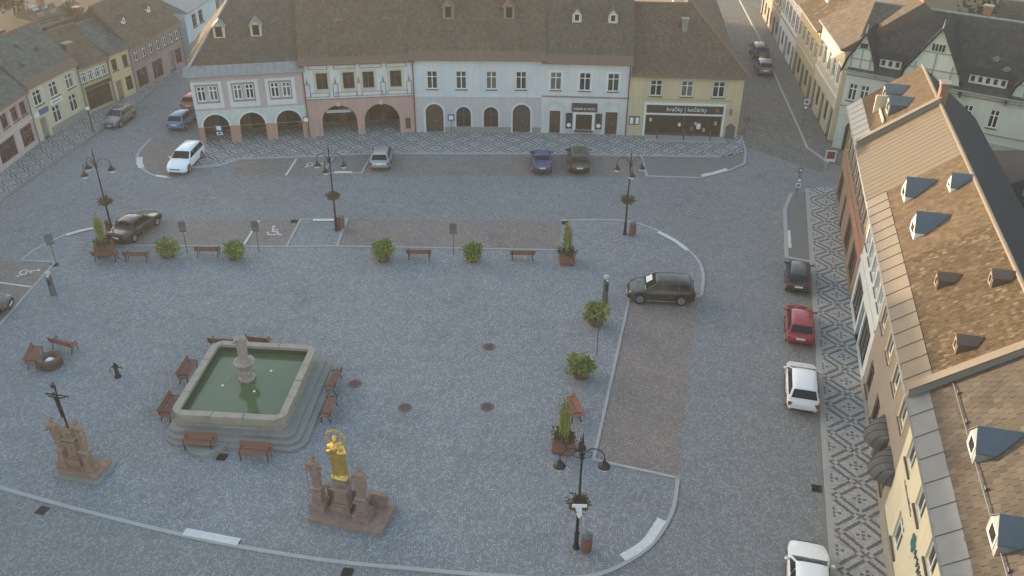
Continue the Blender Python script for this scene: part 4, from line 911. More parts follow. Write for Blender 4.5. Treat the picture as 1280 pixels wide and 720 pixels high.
# behind the left row
h = house('light_blue_building', 'light blue plain walled building at the top of the left street', (-36.3, 99.6), (-35.4, 108), 9, 5.0, 7.4, 'p_lightblue', [(rectpoly(u, 2.9, 1.1, 1.4), .18) for u in (2.2, 4.0)])
for u in (2.2, 4.0): window(h.root, u, 2.9, 1.1, 1.4, fm='frame_brown')
band(h, .02, 1.6, 'p_tan', .06, 'plinth'); roof(h, 'tin', cap='tin')
h = house('far_tan_building', 'tan building beyond the light blue one at the top of the street', (-35.2, 108.6), (-33.8, 124), 9, 5.4, 8.2, 'p_tan', upper([2, 5, 8, 11, 14], 1.0, 2.8, 1.3)); two_rows(h, [2, 5, 8, 11, 14], 1.0, v=2.8, hh=1.3, fm='frame_brown'); roof(h, 'slab')
for i, (x, y, rz_, w_, d_, e, r_, wl, rm, lb) in enumerate(((-50.3, 85.5, 76, 7, 5, 2.7, 4.7, 'p_white', 'copper_red', 'white walled house with a red roof behind the cream shop'), (-45.6, 91.5, 72, 8.5, 6, 3.0, 5.2, 'p_tan', 'slate_dark', 'dark slate roofed house behind the narrow beige shop'), (-57, 107, 60, 4, 3, 1.9, 2.8, 'p_tan', 'slab', 'small brown shed standing alone in the field'))):
    d = Vector((math.cos(R(rz_)), math.sin(R(rz_)))); h = house('garden_house', lb, (x, y), (x + d.x * w_, y + d.y * w_), d_, e, r_, wl, upper([w_ * .3, w_ * .7], .9, 1.4, 1.2)); two_rows(h, [w_ * .3, w_ * .7], .9, v=1.4, hh=1.2)
    roof(h, rm, tile=(.45, .42), cols={'copper_red': [(.20, .10, .07), (.23, .12, .085)], 'slate_dark': [(.06, .063, .07), (.05, .053, .06)]}.get(rm, BROWN2)); chimney(h, w_ * .6, d_ * .5, .6, .6)
    for u in (w_ * .35, w_ * .65):
        y_ = 1.6; z = h.eave + (y_ + h.ov) * h.tan; nrm = Vector((0, -h.tan, 1)).normalized(); b = MB(); mt = Matrix.Translation(Vector((u, y_, z)) + nrm * .06) @ Matrix.Rotation(math.atan(h.tan), 4, 'X'); b.boxm(mt, .8, 1.0, .1); b.build('skylight', 'headlight', h.root)
for i, (x, y0, y1, e) in enumerate(((-59, 60, 73, 12.5), (-59.5, 73.2, 87, 13.0), (-60.5, 87.2, 99, 12.5), (-57, 44, 59.8, 12.5))):  # unseen blocks added behind the left row so the square stays shaded
    us = [2, 4.8, 7.6, 10.4]; hs = [q for v in (1.2, 4.3, 7.3, 10.0) for q in upper(us, 1.2, v, 1.6)]
    h = house('apartment_block', ['four storey grey apartment block in the street behind the pink shop', 'four storey cream apartment block in the street behind the cream shop', 'four storey tan apartment block in the street behind the gardens', 'four storey pink apartment block behind the tall town houses'][i], (x, y0), (x + .4, y1), 10, e, e + 4.4, ['p_lilac', 'p_cream', 'p_tan', 'p_pink'][i], hs)
    for v in (1.2, 4.3, 7.3, 10.0): two_rows(h, us, 1.2, v=v, hh=1.6)
    roof(h, tile=(.5, .45), cols=BROWN2)

# ------------------------------------------------------------------ foliage
GREENS = [(.23, .265, .06), (.28, .31, .07), (.17, .205, .045), (.36, .36, .085), (.13, .16, .04)]
def leaves(b, ce, ra, n, size, cols, bias=.45, r=None, droop=0.0):
    r = r or rng
    for i in range(n):
        d = Vector((r.gauss(0, 1), r.gauss(0, 1), r.gauss(0, 1))).normalized(); k = r.random() ** bias
        lump = 1 + .18 * math.sin(d.x * 5 + ce[0]) * math.sin(d.y * 6 + ce[1]) + .12 * math.sin(d.z * 7)
        p = Vector((ce[0] + d.x * ra[0] * k * lump, ce[1] + d.y * ra[1] * k * lump, ce[2] + d.z * ra[2] * k * lump))
        ax = (d + Vector((r.gauss(0, .6), r.gauss(0, .6), r.gauss(0, .5) - droop))).normalized(); sd_ = ax.cross(Vector((r.gauss(0, 1), r.gauss(0, 1), r.gauss(0, 1)))).normalized(); nn = ax.cross(sd_)
        s_ = size * r.uniform(.6, 1.35); c = r.choice(cols); k2 = r.uniform(.75, 1.25)
        b.add([p, p + ax * s_ * .5 + sd_ * s_ * .3 + nn * s_ * .06, p + ax * s_ - nn * s_ * .1, p + ax * s_ * .5 - sd_ * s_ * .3 + nn * s_ * .06], [(0, 1, 2, 3)], (c[0] * k2, c[1] * k2, c[2] * k2))
def bush_planter(loc, label, seed, s=1.0):
    r = random.Random(seed); o = E('shrub_planter', loc, r.random() * 6, label, 'planter', 'leafy shrub planters')
    MB().lathe([(.40, 0), (.44, .05), (.50, .5), (.54, .52), (.54, .6), (.48, .6), (.46, .5)], 18).build('tub', 'pot', o, True)
    MB().lathe([(.46, .5), (.30, .54)], 14).build('soil', 'soil', o)
    b = MB()
    for k in range(9):
        a = r.random() * 6.28; e = r.uniform(.2, .7); b.tube([(0, 0, .5), (math.cos(a) * e * .5, math.sin(a) * e * .5, .9), (math.cos(a) * e, math.sin(a) * e, 1.25)], [.02, .016, .006], 5)
    b.build('stems', 'wood_dark', o)
    b = MB(); leaves(b, (0, 0, .82 * s), (.62 * s, .62 * s, .55 * s), 800, .19, GREENS, .4, r, .25)
    for k in range(7):
        a = r.random() * 6.28; leaves(b, (math.cos(a) * .5 * s, math.sin(a) * .5 * s, r.uniform(.45, 1.25) * s), (r.uniform(.2, .36), r.uniform(.2, .36), .26), 110, .18, GREENS, .5, r)
    stuff(b.build('foliage', 'leaf', o))
    return o
for i, (x, y, lb) in enumerate(((-24.16, 54.85, 'round leafy shrub planter between the two slatted benches by the black car'), (-19.4, 54.7, 'round leafy shrub planter beside the wheelchair parking bay'), (-9.05, 54.65, 'round leafy shrub planter beside the kerbed island with the lamp'), (-2.8, 54.75, 'round leafy shrub planter beside the signpost in the middle of the row'), (5.3, 46.9, 'round leafy shrub planter next to the grey information pillar'), (4.03, 41.5, 'round leafy shrub planter on the edge of the empty parking bay'))):
    bush_planter((x, y, .008), lb, 30 + i, (1.0, .92, 1.08, .96, 1.1, 1.05)[i])
r_ = random.Random(5)
for i, (x, y, hh, lb) in enumerate(((-52, 104, 1.6, 'low olive shrub in the field beside the small shed'), (-55.5, 113, 2.0, 'rounded shrub in the field behind the small shed'), (-60, 111, 1.4, 'small dry shrub at the edge of the field'), (-49.5, 109, 1.5, 'shrub growing behind the dark slate roofed house'), (-64, 116, 2.2, 'tall shrub at the far corner of the field'), (58, 92, 5.0, 'broad dark tree behind the slate roofed building'), (50, 96, 5.5, 'tall dark tree behind the half timbered gables'))):
    o = E('garden_shrub' if i < 5 else 'garden_tree', (x, y, 0), 0, lb, 'shrub' if i < 5 else 'tree')
    MB().tube([(0, 0, 0), (.1, 0, hh * .5), (.0, .1, hh)], [.06 * hh, .05 * hh, .02 * hh], 7).build('trunk', 'wood_dark', o)
    b = MB()
    for k in range(9): leaves(b, (r_.uniform(-.5, .5) * hh, r_.uniform(-.5, .5) * hh, hh * r_.uniform(.6, 1.25)), (hh * .45, hh * .45, hh * .38), 130, .12 * hh + .06, [(.07, .075, .025), (.055, .06, .02), (.085, .08, .03)], .5, r_)
    stuff(b.build('crown', 'leaf', o))
def box_planter(loc, label, seed, hgt, rz=0, yellow=.5):
    r = random.Random(seed); o = E('box_planter', loc, rz, label, 'planter', 'square wooden planters with tall grass')
    b = MB(); b.box(-.5, .5, -.5, .5, .08, .78)
    for x in (-.42, .42):
        for y in (-.42, .42): b.box(x - .06, x + .06, y - .06, y + .06, 0, .079)
    bx = b.build('box', 'pot', o)
    for k in range(4):
        for s_ in (-1, 1):
            MB().box(-.53, .53, s_ * .515 - .015, s_ * .515 + .015, .1 + k * .17, .25 + k * .17).build('plank', 'wood', bx); MB().box(s_ * .515 - .0149, s_ * .515 + .0149, -.498, .498, .1 + k * .17, .25 + k * .17).build('plank', 'wood', bx)
    b = MB(); leaves(b, (0, 0, .95), (.62, .62, .32), 420, .17, [(.05, .08, .022), (.07, .10, .03), (.04, .06, .02), (.12, .05, .04)], .5, r, .3); stuff(b.build('low_foliage', 'leaf', o))
    b = MB(); pal = [(.25, .28, .07), (.32, .29, .08), (.18, .22, .055), (.36, .30, .09)]
    for k in range(70):
        a = r.random() * 6.28; rad = abs(r.gauss(0, .16)); x, y = rad * math.cos(a), rad * math.sin(a); hh = hgt * r.uniform(.6, 1.0); lean = r.uniform(.05, .28)
        pts = [Vector((x, y, .7)), Vector((x + math.cos(a) * lean * .4, y + math.sin(a) * lean * .4, .7 + (hh - .7) * .6)), Vector((x + math.cos(a) * lean, y + math.sin(a) * lean, hh))]
        c = r.choice(pal); wv = Vector((-math.sin(a), math.cos(a), 0)) * r.uniform(.018, .035)
        b.add([pts[0] - wv, pts[0] + wv, pts[1] + wv, pts[1] - wv, pts[2]], [(0, 1, 2, 3), (3, 2, 4)], c)
    leaves(b, (0, 0, .9 + (hgt - .9) * .5), (.26, .26, (hgt - .9) * .52), 420, .15, pal, .5, r, -.4)
    stuff(b.build('tall_grass', 'leaf', o))
box_planter((-28.75, 55.2, .008), 'square wooden planter with tall grass behind a bench near the black car', 51, 3.1, .1)
box_planter((3.8, 54.6, .008), 'square wooden planter with tall grass at the end of the long parking bay', 52, 3.2, .05)
box_planter((2.75, 35.3, .008), 'square wooden planter with yellowing tall grass beside a bench and lamp post', 53, 3.4, -.2)

# ------------------------------------------------------------------ benches
def make_bench(L=1.75):
    o = E('bench', (0, 0, 0), 0, 'x', 'bench', 'slatted wooden benches')
    for s_ in (-1, 1):
        x = s_ * (L / 2 - .16)
        b = MB(); b.tube([(x, -.24, 0), (x, -.22, .22), (x, -.24, .42), (x, .1, .42), (x, .24, .46), (x, .34, .85)], .028, 7); b.tube([(x, .1, .42), (x, .22, .2), (x, .28, 0)], .028, 7)
        b.tube([(x, -.24, .42), (x, -.27, .62), (x, -.1, .66), (x, .27, .62)], .022, 6); b.build('leg', 'iron', o)
    for k in range(4): MB().box(-L / 2, L / 2, -.24 + k * .115, -.24 + k * .115 + .095, .452, .49).build('seat_slat', 'wood', o)
    for k in range(3):
        mt = Matrix.Translation((0, .235 + k * .035, .57 + k * .125)) @ Matrix.Rotation(R(-15), 4, 'X'); MB().boxm(mt, L, .032, .105).build('back_slat', 'wood', o)
    return o
bench0 = make_bench()
benches = [(-28.25, 54.2, 180, 'slatted bench in front of the planter by the black car'), (-26.1, 54.2, 180, 'slatted bench between the tall grass planter and a round shrub'), (-21.4, 55.05, 180, 'slatted bench between two signposts and two round shrubs'), (-6.55, 54.95, 180, 'slatted bench between two round shrubs along the long parking bay'), (.72, 54.95, 180, 'slatted bench next to the square planter at the end of the bay'),
    (3.35, 38.1, -75, 'slatted bench beside the planter with yellowing grass'),
    (-18.45, 41.1, 86, 'slatted bench on the left side of the fountain, nearer its back corner'), (-18.4, 37.85, 86, 'slatted bench on the left side of the fountain, nearer the crucifix'),
    (-17.2, 43.95, 175, 'slatted bench behind the fountain near its back left corner'), (-15.3, 44.15, 172, 'slatted bench behind the fountain beside another bench'),
    (-10.0, 40.3, -95, 'slatted bench on the stepped side of the fountain, nearer the back'), (-9.85, 37.9, -95, 'slatted bench on the stepped side of the fountain, nearer the golden statue'),
    (-16.0, 35.05, -5, 'slatted bench before the fountain on the crucifix side'), (-12.95, 34.35, -6, 'slatted bench before the fountain behind the golden statue'),
    (-27.75, 42.3, 100, 'slatted bench on one side of the round tub'), (-26.6, 43.6, 160, 'slatted bench behind the round tub')]
for i, (x, y, a, lb) in enumerate(benches):
    if i == 0: o = bench0; o['label'] = lb; o.location = (x, y, .008); o.rotation_euler.z = R(a)
    else: put(bench0, (x, y, .008), R(a), lb)
t = E('round_tub', (-26.75, 42.0, .008), 0, 'round brown tub with a pale disc in its centre between two benches', 'tub')
MB().lathe([(.62, 0), (.66, .1), (.70, .5), (.72, .56), (.60, .62), (.42, .60), (.36, .5), (.36, .32)], 24).build('ring', 'wood_dark', t, True); MB().lathe([(.355, .3), (.2, .46), (.05, .5)], 20).build('lid', 'plate', t, True)

# ------------------------------------------------------------------ street lamps
def make_lamp(azs):
    o = E('street_lamp', (0, 0, .008), 0, 'x', 'street lamp', 'black three armed street lamps')
    MB().lathe([(.16, 0), (.17, .08), (.11, .16), (.10, .9), (.12, .95), (.075, 1.05), (.06, 2.6), (.075, 2.64), (.055, 2.7), (.046, 5.6), (.08, 5.64), (.08, 5.72), (.045, 5.8), (.04, 6.3), (.07, 6.34), (.05, 6.42), (.012, 6.85)], 14).build('pole', 'lamp_black', o, True)
    for a in azs:
        c, s_ = math.cos(R(a)), math.sin(R(a))
        P = [(.05, 5.35), (.10, 5.7), (.28, 5.98), (.55, 6.06), (.82, 5.95), (.95, 5.72), (.96, 5.52)]
        ar = MB().tube([(c * r_, s_ * r_, z) for r_, z in smoothpath(P, 4)], .024, 7).build('arm', 'lamp_black', o, True)
        MB().tube([(c * r_, s_ * r_, z) for r_, z in smoothpath([(.07, 5.5), (.3, 5.55), (.42, 5.75), (.3, 5.88), (.22, 5.78)], 4)], .014, 5).build('scroll', 'lamp_black', ar)
        sh = MB().lathe([(.02, 5.62), (.04, 5.5), (.07, 5.46), (.075, 5.4), (.14, 5.33), (.26, 5.2), (.275, 5.15), (.25, 5.15), (.14, 5.25)], 18, (c * .96, s_ * .96, 0)).build('shade', 'lamp_black', o, True)
        MB().lathe([(.19, 5.17), (.205, 5.1), (.17, 4.99), (.08, 4.93), (.01, 4.92)], 14, (c * .96, s_ * .96, 0)).build('globe', 'lamp_globe', sh, True)
    return o
lamps = [((-29.15, 57.74), (150, 235, 15), 'three armed lamp post beside the parked black saloon'), ((-13.05, 58.96), (170, 10, -100), 'three armed lamp post on the kerbed island in the parking row'), ((8.31, 58.81), (165, 25, -90), 'three armed lamp post by the rounded end of the square'), ((3.04, 28.66), (190, -10, 90), 'three armed lamp post carrying a white sign beside the curved kerb')]
for (x, y), az, lb in lamps:
    o = make_lamp(az); o.location = (x, y, .008); o['label'] = lb
for i, ((x, y), az, lb) in enumerate(lamps):
    r = random.Random(80 + i); o = E('hanging_basket', (x, y, 2.75), 0, ['hanging flower basket on the lamp post by the black saloon', 'hanging flower basket on the lamp post of the kerbed island', 'hanging flower basket on the lamp post by the rounded kerb', 'hanging flower basket with trailing leaves on the lamp with white sign'][i], 'basket', 'hanging flower baskets')
    MB().lathe([(.1, -.12), (.3, -.08), (.36, .06), (.30, .06), (.1, .0)], 16).build('bowl', 'wood_dark', o)
    b = MB(); pal = [(.09, .10, .03), (.13, .11, .04), (.06, .075, .025), (.17, .10, .05), (.14, .05, .05)]
    leaves(b, (0, 0, .12), (.48, .48, .25), 420, .15, pal, .45, r, .4); stuff(b.build('foliage', 'leaf', o))
bz = E('lamp_sign', (3.04, 28.45, 2.85), 0, 'small white arrow sign fixed to the lamp post by the curved kerb', 'sign')
MB().box(-.34, .3, -.33, -.29, .25, .42).build('plate', 'plate', bz); MB().vprism([(-.2, .24), (.08, .24), (.12, -.2), (-.02, -.42), (-.12, -.2)], -.33, -.29).build('plate', 'plate', bz); MB().box(-.03, .03, -.29, .2, .3, .36).build('bracket', 'iron', bz)
# litter bins
def make_bin(mat='wood'):
    o = E('litter_bin', (0, 0, 0), 0, 'x', 'bin', 'litter bins by the lamps'); MB().lathe([(.2, .04), (.22, .1), (.22, .85), (.2, .88)], 14).build('body', mat, o)
    for k in range(12):
        a = k * math.pi / 6; MB().boxm(Matrix.Rotation(a, 4, 'Z') @ Matrix.Translation((.232, 0, .48)), .025, .085, .74).build('slat', mat, o)
    MB().lathe([(.25, .9), (.26, .96), (.2, 1.04), (.05, 1.08)], 14).build('lid', 'sign_grey', o, True); MB().box(-.03, .03, .2, .28, 0, 1.0).build('post', 'iron', o)
    return o
bin0 = make_bin(); bin0.location = (3.5, 28.5, .008); bin0['label'] = 'slatted litter bin at the foot of the lamp with the white sign'
put(bin0, (8.85, 58.7, .008), .4, 'slatted litter bin at the foot of the lamp by the rounded kerb'); put(bin0, (-12.75, 59.3, .008), 1.1, 'slatted litter bin at the foot of the lamp on the kerbed island'); put(bin0, (-29.6, 58.3, .008), .2, 'slatted litter bin at the foot of the lamp near the black saloon')
# pillars, signs, pump
def pillar(loc, label, hh):
    o = E('information_pillar', loc, .3, label, 'pillar', 'grey information pillars'); MB().lathe([(.24, 0), (.24, .06), (.19, .08), (.19, hh - .25), (.21, hh - .24)], 18).build('column', 'sign_grey', o); MB().lathe([(.2, hh - .236), (.2, hh - .12), (.15, hh - .03), (.04, hh)], 18).build('head', 'headlight', o)
    MB().box(-.1, .1, -.2, -.185, hh * .45, hh * .7).build('panel', 'sign_dark', o); MB().box(-.08, .08, -.204, -.19, hh * .82, hh * .87).build('label_plate', 'plate', o)
    return o
pillar((6.06, 49.5, .008), 'grey information pillar with a pale head beside the dark off-road car', 2.05); pillar((-30.0, 49.7, .008), 'grey information pillar with a pale head near the wheelchair bay corner', 1.75)
def sign(loc, rz, label, hh, plates, cat='sign', group=None):
    o = E('signpost', loc, rz, label, cat, group); MB().tube([(0, 0, 0), (0, 0, hh)], .032, 8).build('post', 'sign_grey', o)
    for (kind, w_, h_, z, mt) in plates:
        if kind == 'r':
            p = MB().box(-w_ / 2, w_ / 2, -.06, -.035, z - h_ / 2, z + h_ / 2).build('plate', mt, o); MB().box(-w_ * .32, w_ * .32, -.066, -.061, z - h_ * .3, z + h_ * .3).build('face', 'plate' if mt != 'plate' else 'sign_blue', p)
        else:
            p = MB().vprism(circ(0, z, w_ / 2, 20), -.06, -.035).build('plate', mt, o); MB().vprism(circ(0, z, w_ * .36, 18), -.066, -.061).build('face', 'plate' if mt != 'sign_blue' else 'frame_white', p)
    return o
def backsign(loc, rz, label):
    o = E('signpost', loc, rz, label, 'sign', 'parking signs along the bay'); MB().tube([(0, 0, 0), (0, 0, 2.55)], .03, 8).build('post', 'sign_grey', o)
    MB().box(-.25, .25, -.05, -.035, 2.0, 2.5).build('plate', 'sign_grey', o); MB().box(-.25, .25, -.05, -.035, 1.72, 1.97).build('plate', 'sign_grey', o); MB().box(-.23, .23, .032, .05, 2.02, 2.48).build('face', 'sign_blue', o)
backsign((-23.0, 55.35, .008), .1, 'grey backed parking sign beside the first round shrub'); backsign((-17.95, 55.5, .008), -.1, 'grey backed parking sign beside the wheelchair parking bay'); backsign((-4.15, 55.45, .008), 0, 'grey backed parking sign between the bench and shrub of the long bay'); backsign((-31.35, 53.3, .008), .5, 'grey backed parking sign at the corner of the left parking bays'); backsign((5.1, 43.6, .008), 1.3, 'grey backed parking sign between the two shrubs by the empty bay')
sign((22.7, 65.3, .07), -.3, 'blue and white arrow sign on the tip of the asphalt island', 1.9, [('c', .42, 0, 1.5, 'sign_blue'), ('r', .36, .36, 1.05, 'plate')])
sign((22.95, 66.2, .07), .3, 'pale square sign standing behind the round one on the island', 2.2, [('r', .42, .4, 1.95, 'sign_grey')])
sign((-25.6, 73.6, .10), 0, 'blue parking sign before the arches of the pink corner house', 2.3, [('r', .6, .6, 2.0, 'sign_blue'), ('r', .5, .25, 1.5, 'plate')])
sign((-18.5, 75.9, .10), 0, 'blue and red no stopping sign between the two arcaded houses', 2.2, [('c', .6, 0, 1.95, 'sign_red')])
sign((-5.7, 77.7, .10), 0, 'blue parking sign before the bluish white house', 1.9, [('r', .6, .6, 1.6, 'sign_blue')])
sign((27.2, 80.3, .10), -.2, 'white and blue signs on one post up the side street', 2.9, [('r', .45, .5, 2.5, 'plate'), ('c', .42, 0, 1.95, 'sign_blue')])
o = E('sign_board', (26.9, 70.9, .0), -.2, 'square red sign with white border at the corner of the side street', 'sign'); MB().tube([(0, 0, 0), (0, 0, 1.2)], .04, 8).build('post', 'sign_grey', o); MB().box(-.42, .42, -.07, -.04, .75, 1.75).build('plate', 'plate', o); MB().box(-.33, .33, -.078, -.071, 1.0, 1.66).build('face', 'sign_red', o); MB().vprism([(-.2, 1.1), (0, 1.4), (.2, 1.1), (0, 1.25)], -.086, -.079).build('symbol', 'sign_dark', o)
o = E('sign_board', (20.95, 76.9, .1), 0, 'round red edged sign at the corner of the yellow toy shop', 'sign'); MB().tube([(0, 0, 0), (0, 0, 2.3)], .03, 8).build('post', 'sign_grey', o); MB().vprism(circ(0, 2.05, .3, 18), -.06, -.035).build('plate', 'sign_red', o); MB().vprism(circ(0, 2.05, .21, 18), -.067, -.061).build('face', 'sign_blue', o)
o = E('street_lamp', (-38.4, 77.2, .1), 0, 'short dark post with white clock like sign beside the cream shop', 'post'); MB().tube([(0, 0, 0), (0, 0, 2.6)], .05, 8).build('post', 'iron', o); MB().vprism(circ(0, 2.3, .17, 16), -.06, .06).build('sign_disc', 'plate', o)
o.name = 'sign_post'
pm = E('water_pump', (-22.5, 41.0, .008), .4, 'small black cast iron water pump standing alone on the cobbles', 'pump'); MB().lathe([(.2, 0), (.2, .05), (.12, .1), (.1, .6), (.14, .66), (.14, .78), (.1, .86), (.03, .98)], 14).build('body', 'iron', pm, True); MB().tube([(.1, 0, .62), (.28, 0, .6), (.3, 0, .48)], .035, 7).build('spout', 'iron', pm); MB().tube([(-.08, 0, .8), (-.3, 0, .7), (-.34, 0, .35)], .022, 6).build('handle', 'iron', pm)
# covers and drains
for i, (x, y, lb) in enumerate(((-1.36, 44.3, 'round rusty manhole cover alone in the middle of the square'), (-8.86, 40.57, 'round rusty manhole cover beside the fountain benches'), (-5.81, 38.49, 'round rusty manhole cover between the fountain and the lone one'), (-1.3, 38.63, 'round rusty manhole cover on the way to the yellowing planter'))):
    o = E('manhole_cover', (x, y, .008), i, lb, 'manhole cover', 'round manhole covers'); MB().lathe([(.40, 0), (.40, .012), (.33, .016)], 22).build('ring', 'rust_iron', o); MB().lathe([(.325, .004), (.325, .02), (.02, .022)], 22).build('lid', 'rust_iron', o)
    for k in range(-2, 3): MB().box(-.22, .22, k * .1 - .02, k * .1 + .02, .0215, .027).build('rib', 'iron', o)
for i, (x, y, a, lb) in enumerate(((-14.7, 34.4, -8, 'square iron drain grate at the foot of the fountain'), (-22.17, 30.6, -16, 'square iron drain grate near the crucifix kerb'), (-7.13, 27.1, -8, 'square iron drain grate beside the front kerb below the golden statue'), (RK(32.6) - .55, 32.6, -14, 'square iron drain grate by the patterned pavement'), (3.95, 60.5, 0, 'square iron drain grate behind the tall grass planter'), (-16.5, 60.3, 0, 'square iron drain grate at the corner of the kerbed island'), (-31.6, 53.5, 30, 'square iron drain grate at the wheelchair bay corner'))):
    o = E('drain_grate', (x, y, .012), R(a), lb, 'drain', 'square drain grates'); b = MB(); ringprism(b, rectpoly(0, -.25, .5, .5), rectpoly(0, -.2, .4, .4), 0, .02); b.v = [(p[0], p[2], p[1]) for p in b.v]; b.build('frame', 'iron', o)
    for k in range(5): MB().box(-.2, .2, -.17 + k * .08, -.13 + k * .08, .002, .018).build('bar', 'iron', o)
    MB().box(-.2, .2, -.2, .2, 0, .001).build('pit', 'rubber', o)

# ------------------------------------------------------------------ fountain
F = E('fountain', (-14.5, 39.35, .008), R(-4), 'square stone fountain with stepped base and green water', 'fountain')
def chsq(hx, hy, c, n=3):
    pts = []
    for sx, sy, a0 in ((1, 1, 0), (-1, 1, 90), (-1, -1, 180), (1, -1, 270)):
        for k in range(n + 1):
            a = R(a0 + 90 * k / n); pts.append((sx * (hx - c) + c * math.cos(a), sy * (hy - c) + c * math.sin(a)))
    return pts
HX, HY = 3.02, 3.32
MB().prism([(p[0] + .42, p[1] - .32) for p in chsq(HX + .78, HY + .66, .9, 6)], 0, .16).build('step', 'step_stone', F)
MB().prism([(p[0] + .3, p[1] - .24) for p in chsq(HX + .56, HY + .48, .7, 6)], .161, .32).build('step', 'step_stone', F)
MB().prism([(p[0] + .17, p[1] - .12) for p in chsq(HX + .33, HY + .27, .5, 6)], .321, .48).build('step', 'step_stone', F)
MB().prism(circ(-.9, -HY - .75, 1.05, 18, R(180), R(360)), 0, .24).build('step', 'step_stone', F)
def ringz(b, outer, inner, z0, z1):
    n = len(outer); b.add([(p[0], p[1], z) for z in (z0, z1) for q in (outer, inner) for p in q], [f for i in range(n) for j in ((i + 1) % n,) for f in ((i, j, 2 * n + j, 2 * n + i), (n + i, n + j, 3 * n + j, 3 * n + i), (2 * n + i, 2 * n + j, 3 * n + j, 3 * n + i), (i, j, n + j, n + i))])
oc = lambda d: chsq(HX + d, HY + d, max(.08, .42 + d * .8), 1)
b = MB(); ringz(b, oc(-.10), oc(-.34), .48, 1.12); b.build('basin_wall', 'fountain_stone', F)
b = MB(); ringz(b, oc(-.04), oc(-.1), .482, .66); b.build('base_moulding', 'fountain_stone', F)
# rim in separate coping stones
n = 8; O = oc(.03); I = oc(-.37); O2 = oc(-.02)
for i in range(n):
    j = (i + 1) % n; o0, o1, i0, i1 = [Vector((*p, 0)) for p in (O[i], O[j], I[i], I[j])]; L = (o1 - o0).length; k = max(1, round(L / 1.5))
    for q in range(k):
        f0, f1 = q / k + .004, (q + 1) / k - .004; c = [o0.lerp(o1, f0), o0.lerp(o1, f1), i0.lerp(i1, f1), i0.lerp(i1, f0)]; z1 = 1.30 + rng.uniform(-.008, .008)
        MB().prism([(p.x, p.y) for p in c], 1.121, z1).build('coping_stone', 'fountain_stone', F)
for i in range(n):
    j = (i + 1) % n; o0, o1 = Vector((*oc(-.10)[i], 0)), Vector((*oc(-.10)[j], 0)); d = (o1 - o0); nr = Vector((d.y, -d.x, 0)).normalized(); L = d.length; k = max(1, round(L / 1.6))
    for q in range(k):
        a = o0.lerp(o1, (q + .06) / k) + nr * .012; c = o0.lerp(o1, (q + .94) / k) + nr * .012; MB().beam(a + Vector((0, 0, .88)), c + Vector((0, 0, .88)), .02, .36).build('wall_panel', 'fountain_stone', F)
b = MB(); ringz(b, oc(-.341), oc(-.37), .4, 1.119); b.build('basin_lining', 'algae', F)
MB().prism(chsq(HX - .36, HY - .36, .1, 1), .5, .84).build('water', 'pool', F)
cx, cy = -.25, .55
ped = MB().lathe([(.5, .7), (.5, .95), (.34, 1.05), (.31, 1.5), (.38, 1.58), (.42, 1.7), (.58, 1.9), (.62, 2.02), (.54, 2.05), (.34, 2.02), (.32, 2.12), (.28, 2.25)], 8, (cx, cy, 0), off=.5).build('pedestal', 'pillar_stone', F)
for a in range(4): MB().ell((cx + .32 * math.cos(a * 1.57 + .78), cy + .32 * math.sin(a * 1.57 + .78), 1.3), (.14, .14, .18), 7).build('carved_head', 'pillar_stone', F)
for a in range(4):
    c, s_ = math.cos(a * 1.57 + .6), math.sin(a * 1.57 + .6)
    j = MB().tube([(cx + c * r_, cy + s_ * r_, 1.35 + .12 * (r_ - .45) - .58 * (r_ - .45) ** 2) for r_ in [.45 + .11 * q for q in range(9)]], [.006] * 9, 5).build('water_jet', 'jet', F); MB().lathe([(.08, .84), (.07, .86), (.03, .88)], 10, (cx + c * 1.36, cy + s_ * 1.36, 0)).build('splash', 'foam', j)
# ------------------------------------------------------------------ statues
def figure(b, at, hh, rz=0, arms=((40, .2), (-40, .2)), lean=0, mitre=False, child=False, wide=1.0):
    k = hh / 1.8; c, s_ = math.cos(rz), math.sin(rz); tmp = MB()
    tmp.lathe([(.20, 0), (.21, .08), (.20, .3), (.215, .6), (.225, .85), (.215, 1.05), (.235, 1.28), (.235, 1.4), (.16, 1.49), (.075, 1.53), (.062, 1.6)], 22, sx=1.1 * wide, sy=.78 * wide, wav=.13, nw=7)
    tmp.ell((0, -.02, 1.70), (.095, .115, .135), 9); tmp.ell((0, .03, 1.72), (.115, .12, .14), 8); tmp.ell((0, -.13, 1.69), (.018, .03, .03), 5)
    tmp.lathe([(.17, .25), (.25, .55), (.27, .9), (.27, 1.2), (.19, 1.46)], 16, (.0, .06, 0), sx=1.05, sy=.62, wav=.12, nw=6)
    for sd_, (az, up_) in zip((-1, 1), arms):
        sh = Vector((sd_ * .23, 0, 1.42)); el = sh + Vector((sd_ * .14, -.08, -.30)); a = R(az); hd = el + Vector((math.sin(a) * .24 * -sd_ * (1 if az else .3), -.2, up_))
        tmp.tube([sh, sh.lerp(el, .5), el, el.lerp(hd, .6), hd], [.085, .085, .075, .058, .042], 8); tmp.ell(hd, (.05, .05, .06), 6)
    if mitre: tmp.lathe([(.11, 1.76), (.13, 1.86), (.09, 1.98), (.02, 2.06)], 10, sx=1, sy=.7)
    if child: tmp.ell((.14, -.2, 1.28), (.09, .09, .15), 7); tmp.ell((.13, -.22, 1.48), (.065, .065, .075), 7)
    vs = [(at[0] + (c * x - s_ * y) * k + lean * z * .1, at[1] + (s_ * x + c * y) * k, at[2] + z * k) for x, y, z in tmp.v]
    b.add(vs, tmp.f)
def carve(o, vox=.03):
    md = o.modifiers.new('carve', 'REMESH'); md.mode = 'VOXEL'; md.voxel_size = vox; md.use_smooth_shade = True
    sm = o.modifiers.new('soften', 'SMOOTH'); sm.factor = .4; sm.iterations = 2
    return o
